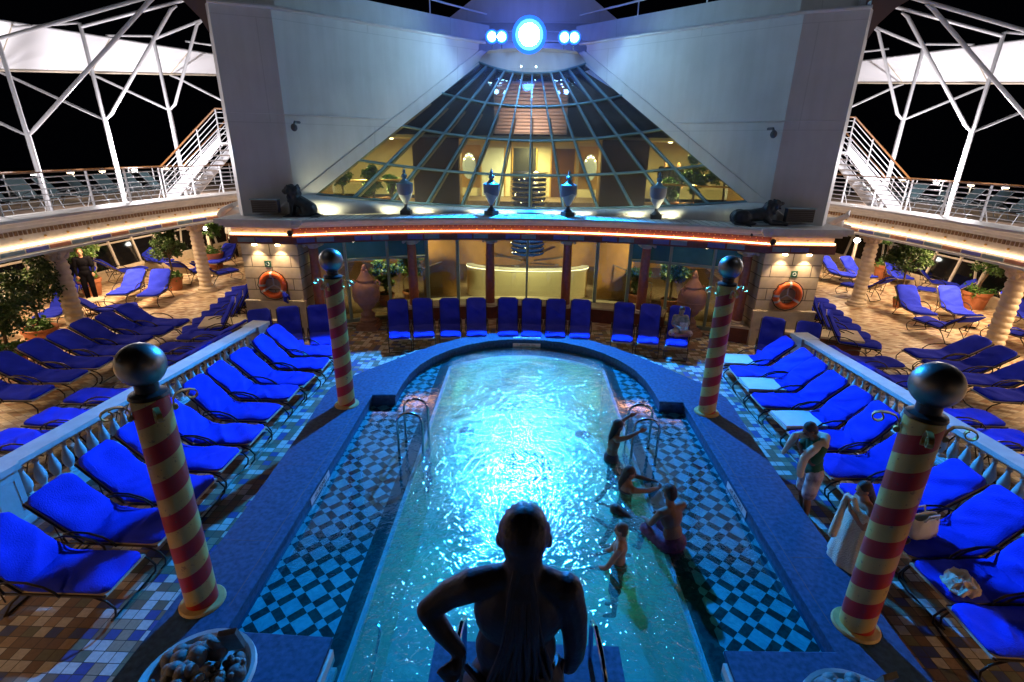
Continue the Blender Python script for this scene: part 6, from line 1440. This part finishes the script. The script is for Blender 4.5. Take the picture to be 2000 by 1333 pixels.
# things lying on the loungers
from mathutils import noise as mnoise
def crumple(name,c,r,m,label,cat,seed,n=14,vox=.014,flat=.4):
    'a dropped cloth: one sheet thrown into folds, with thickness'
    q=random.Random(seed); N_=44; off=Vector((seed*3.1,seed*1.7,0)); vs=[];fs=[]; ang=q.uniform(0,PI)
    for i in range(N_+1):
        for j in range(N_+1):
            u=-1+2*i/N_; v=-1+2*j/N_; a=math.atan2(v,u); d=max(abs(u),abs(v)); 
            rim=r*(.82+.28*mnoise.noise(Vector((math.cos(a)*1.4,math.sin(a)*1.4,0))+off))
            x=math.cos(a)*d*rim; y=math.sin(a)*d*rim*.75; p=Vector((x,y,0))*(5.5/r*.3)+off
            rid=1-abs(mnoise.noise(p*1.3))*2.2; rid2=1-abs(mnoise.noise(p*3.1+Vector((9,2,0))))*2.0
            h=r*flat*(.35+.65*max(0,rid))*(1-d**3*.9)+r*.10*rid2*(1-d*.5)
            x+=.25*r*mnoise.noise(p*1.7+Vector((3,3,3))); y+=.25*r*mnoise.noise(p*1.7+Vector((7,1,5)))
            vs.append((c[0]+x*math.cos(ang)-y*math.sin(ang),c[1]+x*math.sin(ang)+y*math.cos(ang),c[2]+max(.006,h)))
    for i in range(N_):
        for j in range(N_): k=i*(N_+1)+j; fs.append((k,k+N_+1,k+N_+2,k+1))
    o=MB().add(vs,fs).build(name,m,angle=80); md=o.modifiers.new('thickness','SOLIDIFY'); md.thickness=.012
    return tag(o,label,cat)
crumple('towel',(5.10,4.78,.46),.30,M_towel,'crumpled cream towel on the second nearest right lounger','towel',3,20)
crumple('towel',(5.45,4.05,.46),.20,M_towel,'small crumpled towel on the nearest right lounger','towel',4,12)
crumple('towel',(6.05,4.85,.47),.22,M_stonew,'white shirt lying on the second nearest right lounger','clothing',8,12)
crumple('towel',(4.62,6.1,.46),.16,M_towel,'small cream towel on the foot end of the lounger behind the man','towel',6,9)
b=empty('tote_bag',(5.22,5.62,.46),R(15),'white cloth tote bag standing open on a right pool-side lounger','bag')
m=MB(); vs=[];fs=[]; nk=32
for z,rx,ry in [(0,.15,.09),(.03,.21,.13),(.12,.23,.13),(.22,.22,.11),(.30,.20,.085)]:
    for k in range(nk):
        a=2*PI*k/nk; f_=1+.06*math.sin(a*7+z*20)+.03*math.sin(a*13); vs.append((rx*f_*math.cos(a),ry*f_*math.sin(a),z+.015*math.sin(a*3)))
for i in range(4):
    for k in range(nk): fs.append((i*nk+k,i*nk+(k+1)%nk,(i+1)*nk+(k+1)%nk,(i+1)*nk+k))
fs.append(tuple(range(nk))[::-1]); m.add(vs,fs); o=m.build('sack',M_white_fab,b,angle=80); md=o.modifiers.new('t','SOLIDIFY'); md.thickness=.008
m=MB()
for s in (-1,1): m.tube([(-.10,s*.08,.28),(-.08,s*.10,.38),(.08,s*.10,.38),(.10,s*.08,.28)],.012,6)
m.build('handles',M_white_fab,b)
for k,(x,y,l) in enumerate([(4.9,5.52,'pair of dark sandals on the lounger beside the white bag'),(4.95,12.7,'dark shoe on the tiles near the reading woman')]):
    e=empty('sandals',(x,y,.46 if k==0 else .004),R(30),l,'footwear'); 
    for s in ((-1,1) if k==0 else (0,)):
        m=MB(); m.ell((0,s*.06,.015),(.12,.045,.016),n=16,m=8); m.build('sole',M_black,e); m=MB(); m.tube([(.02,s*.06-.04,.02),(.03,s*.06,.055),(.02,s*.06+.04,.02)],.012,6); m.build('strap',M_black,e)
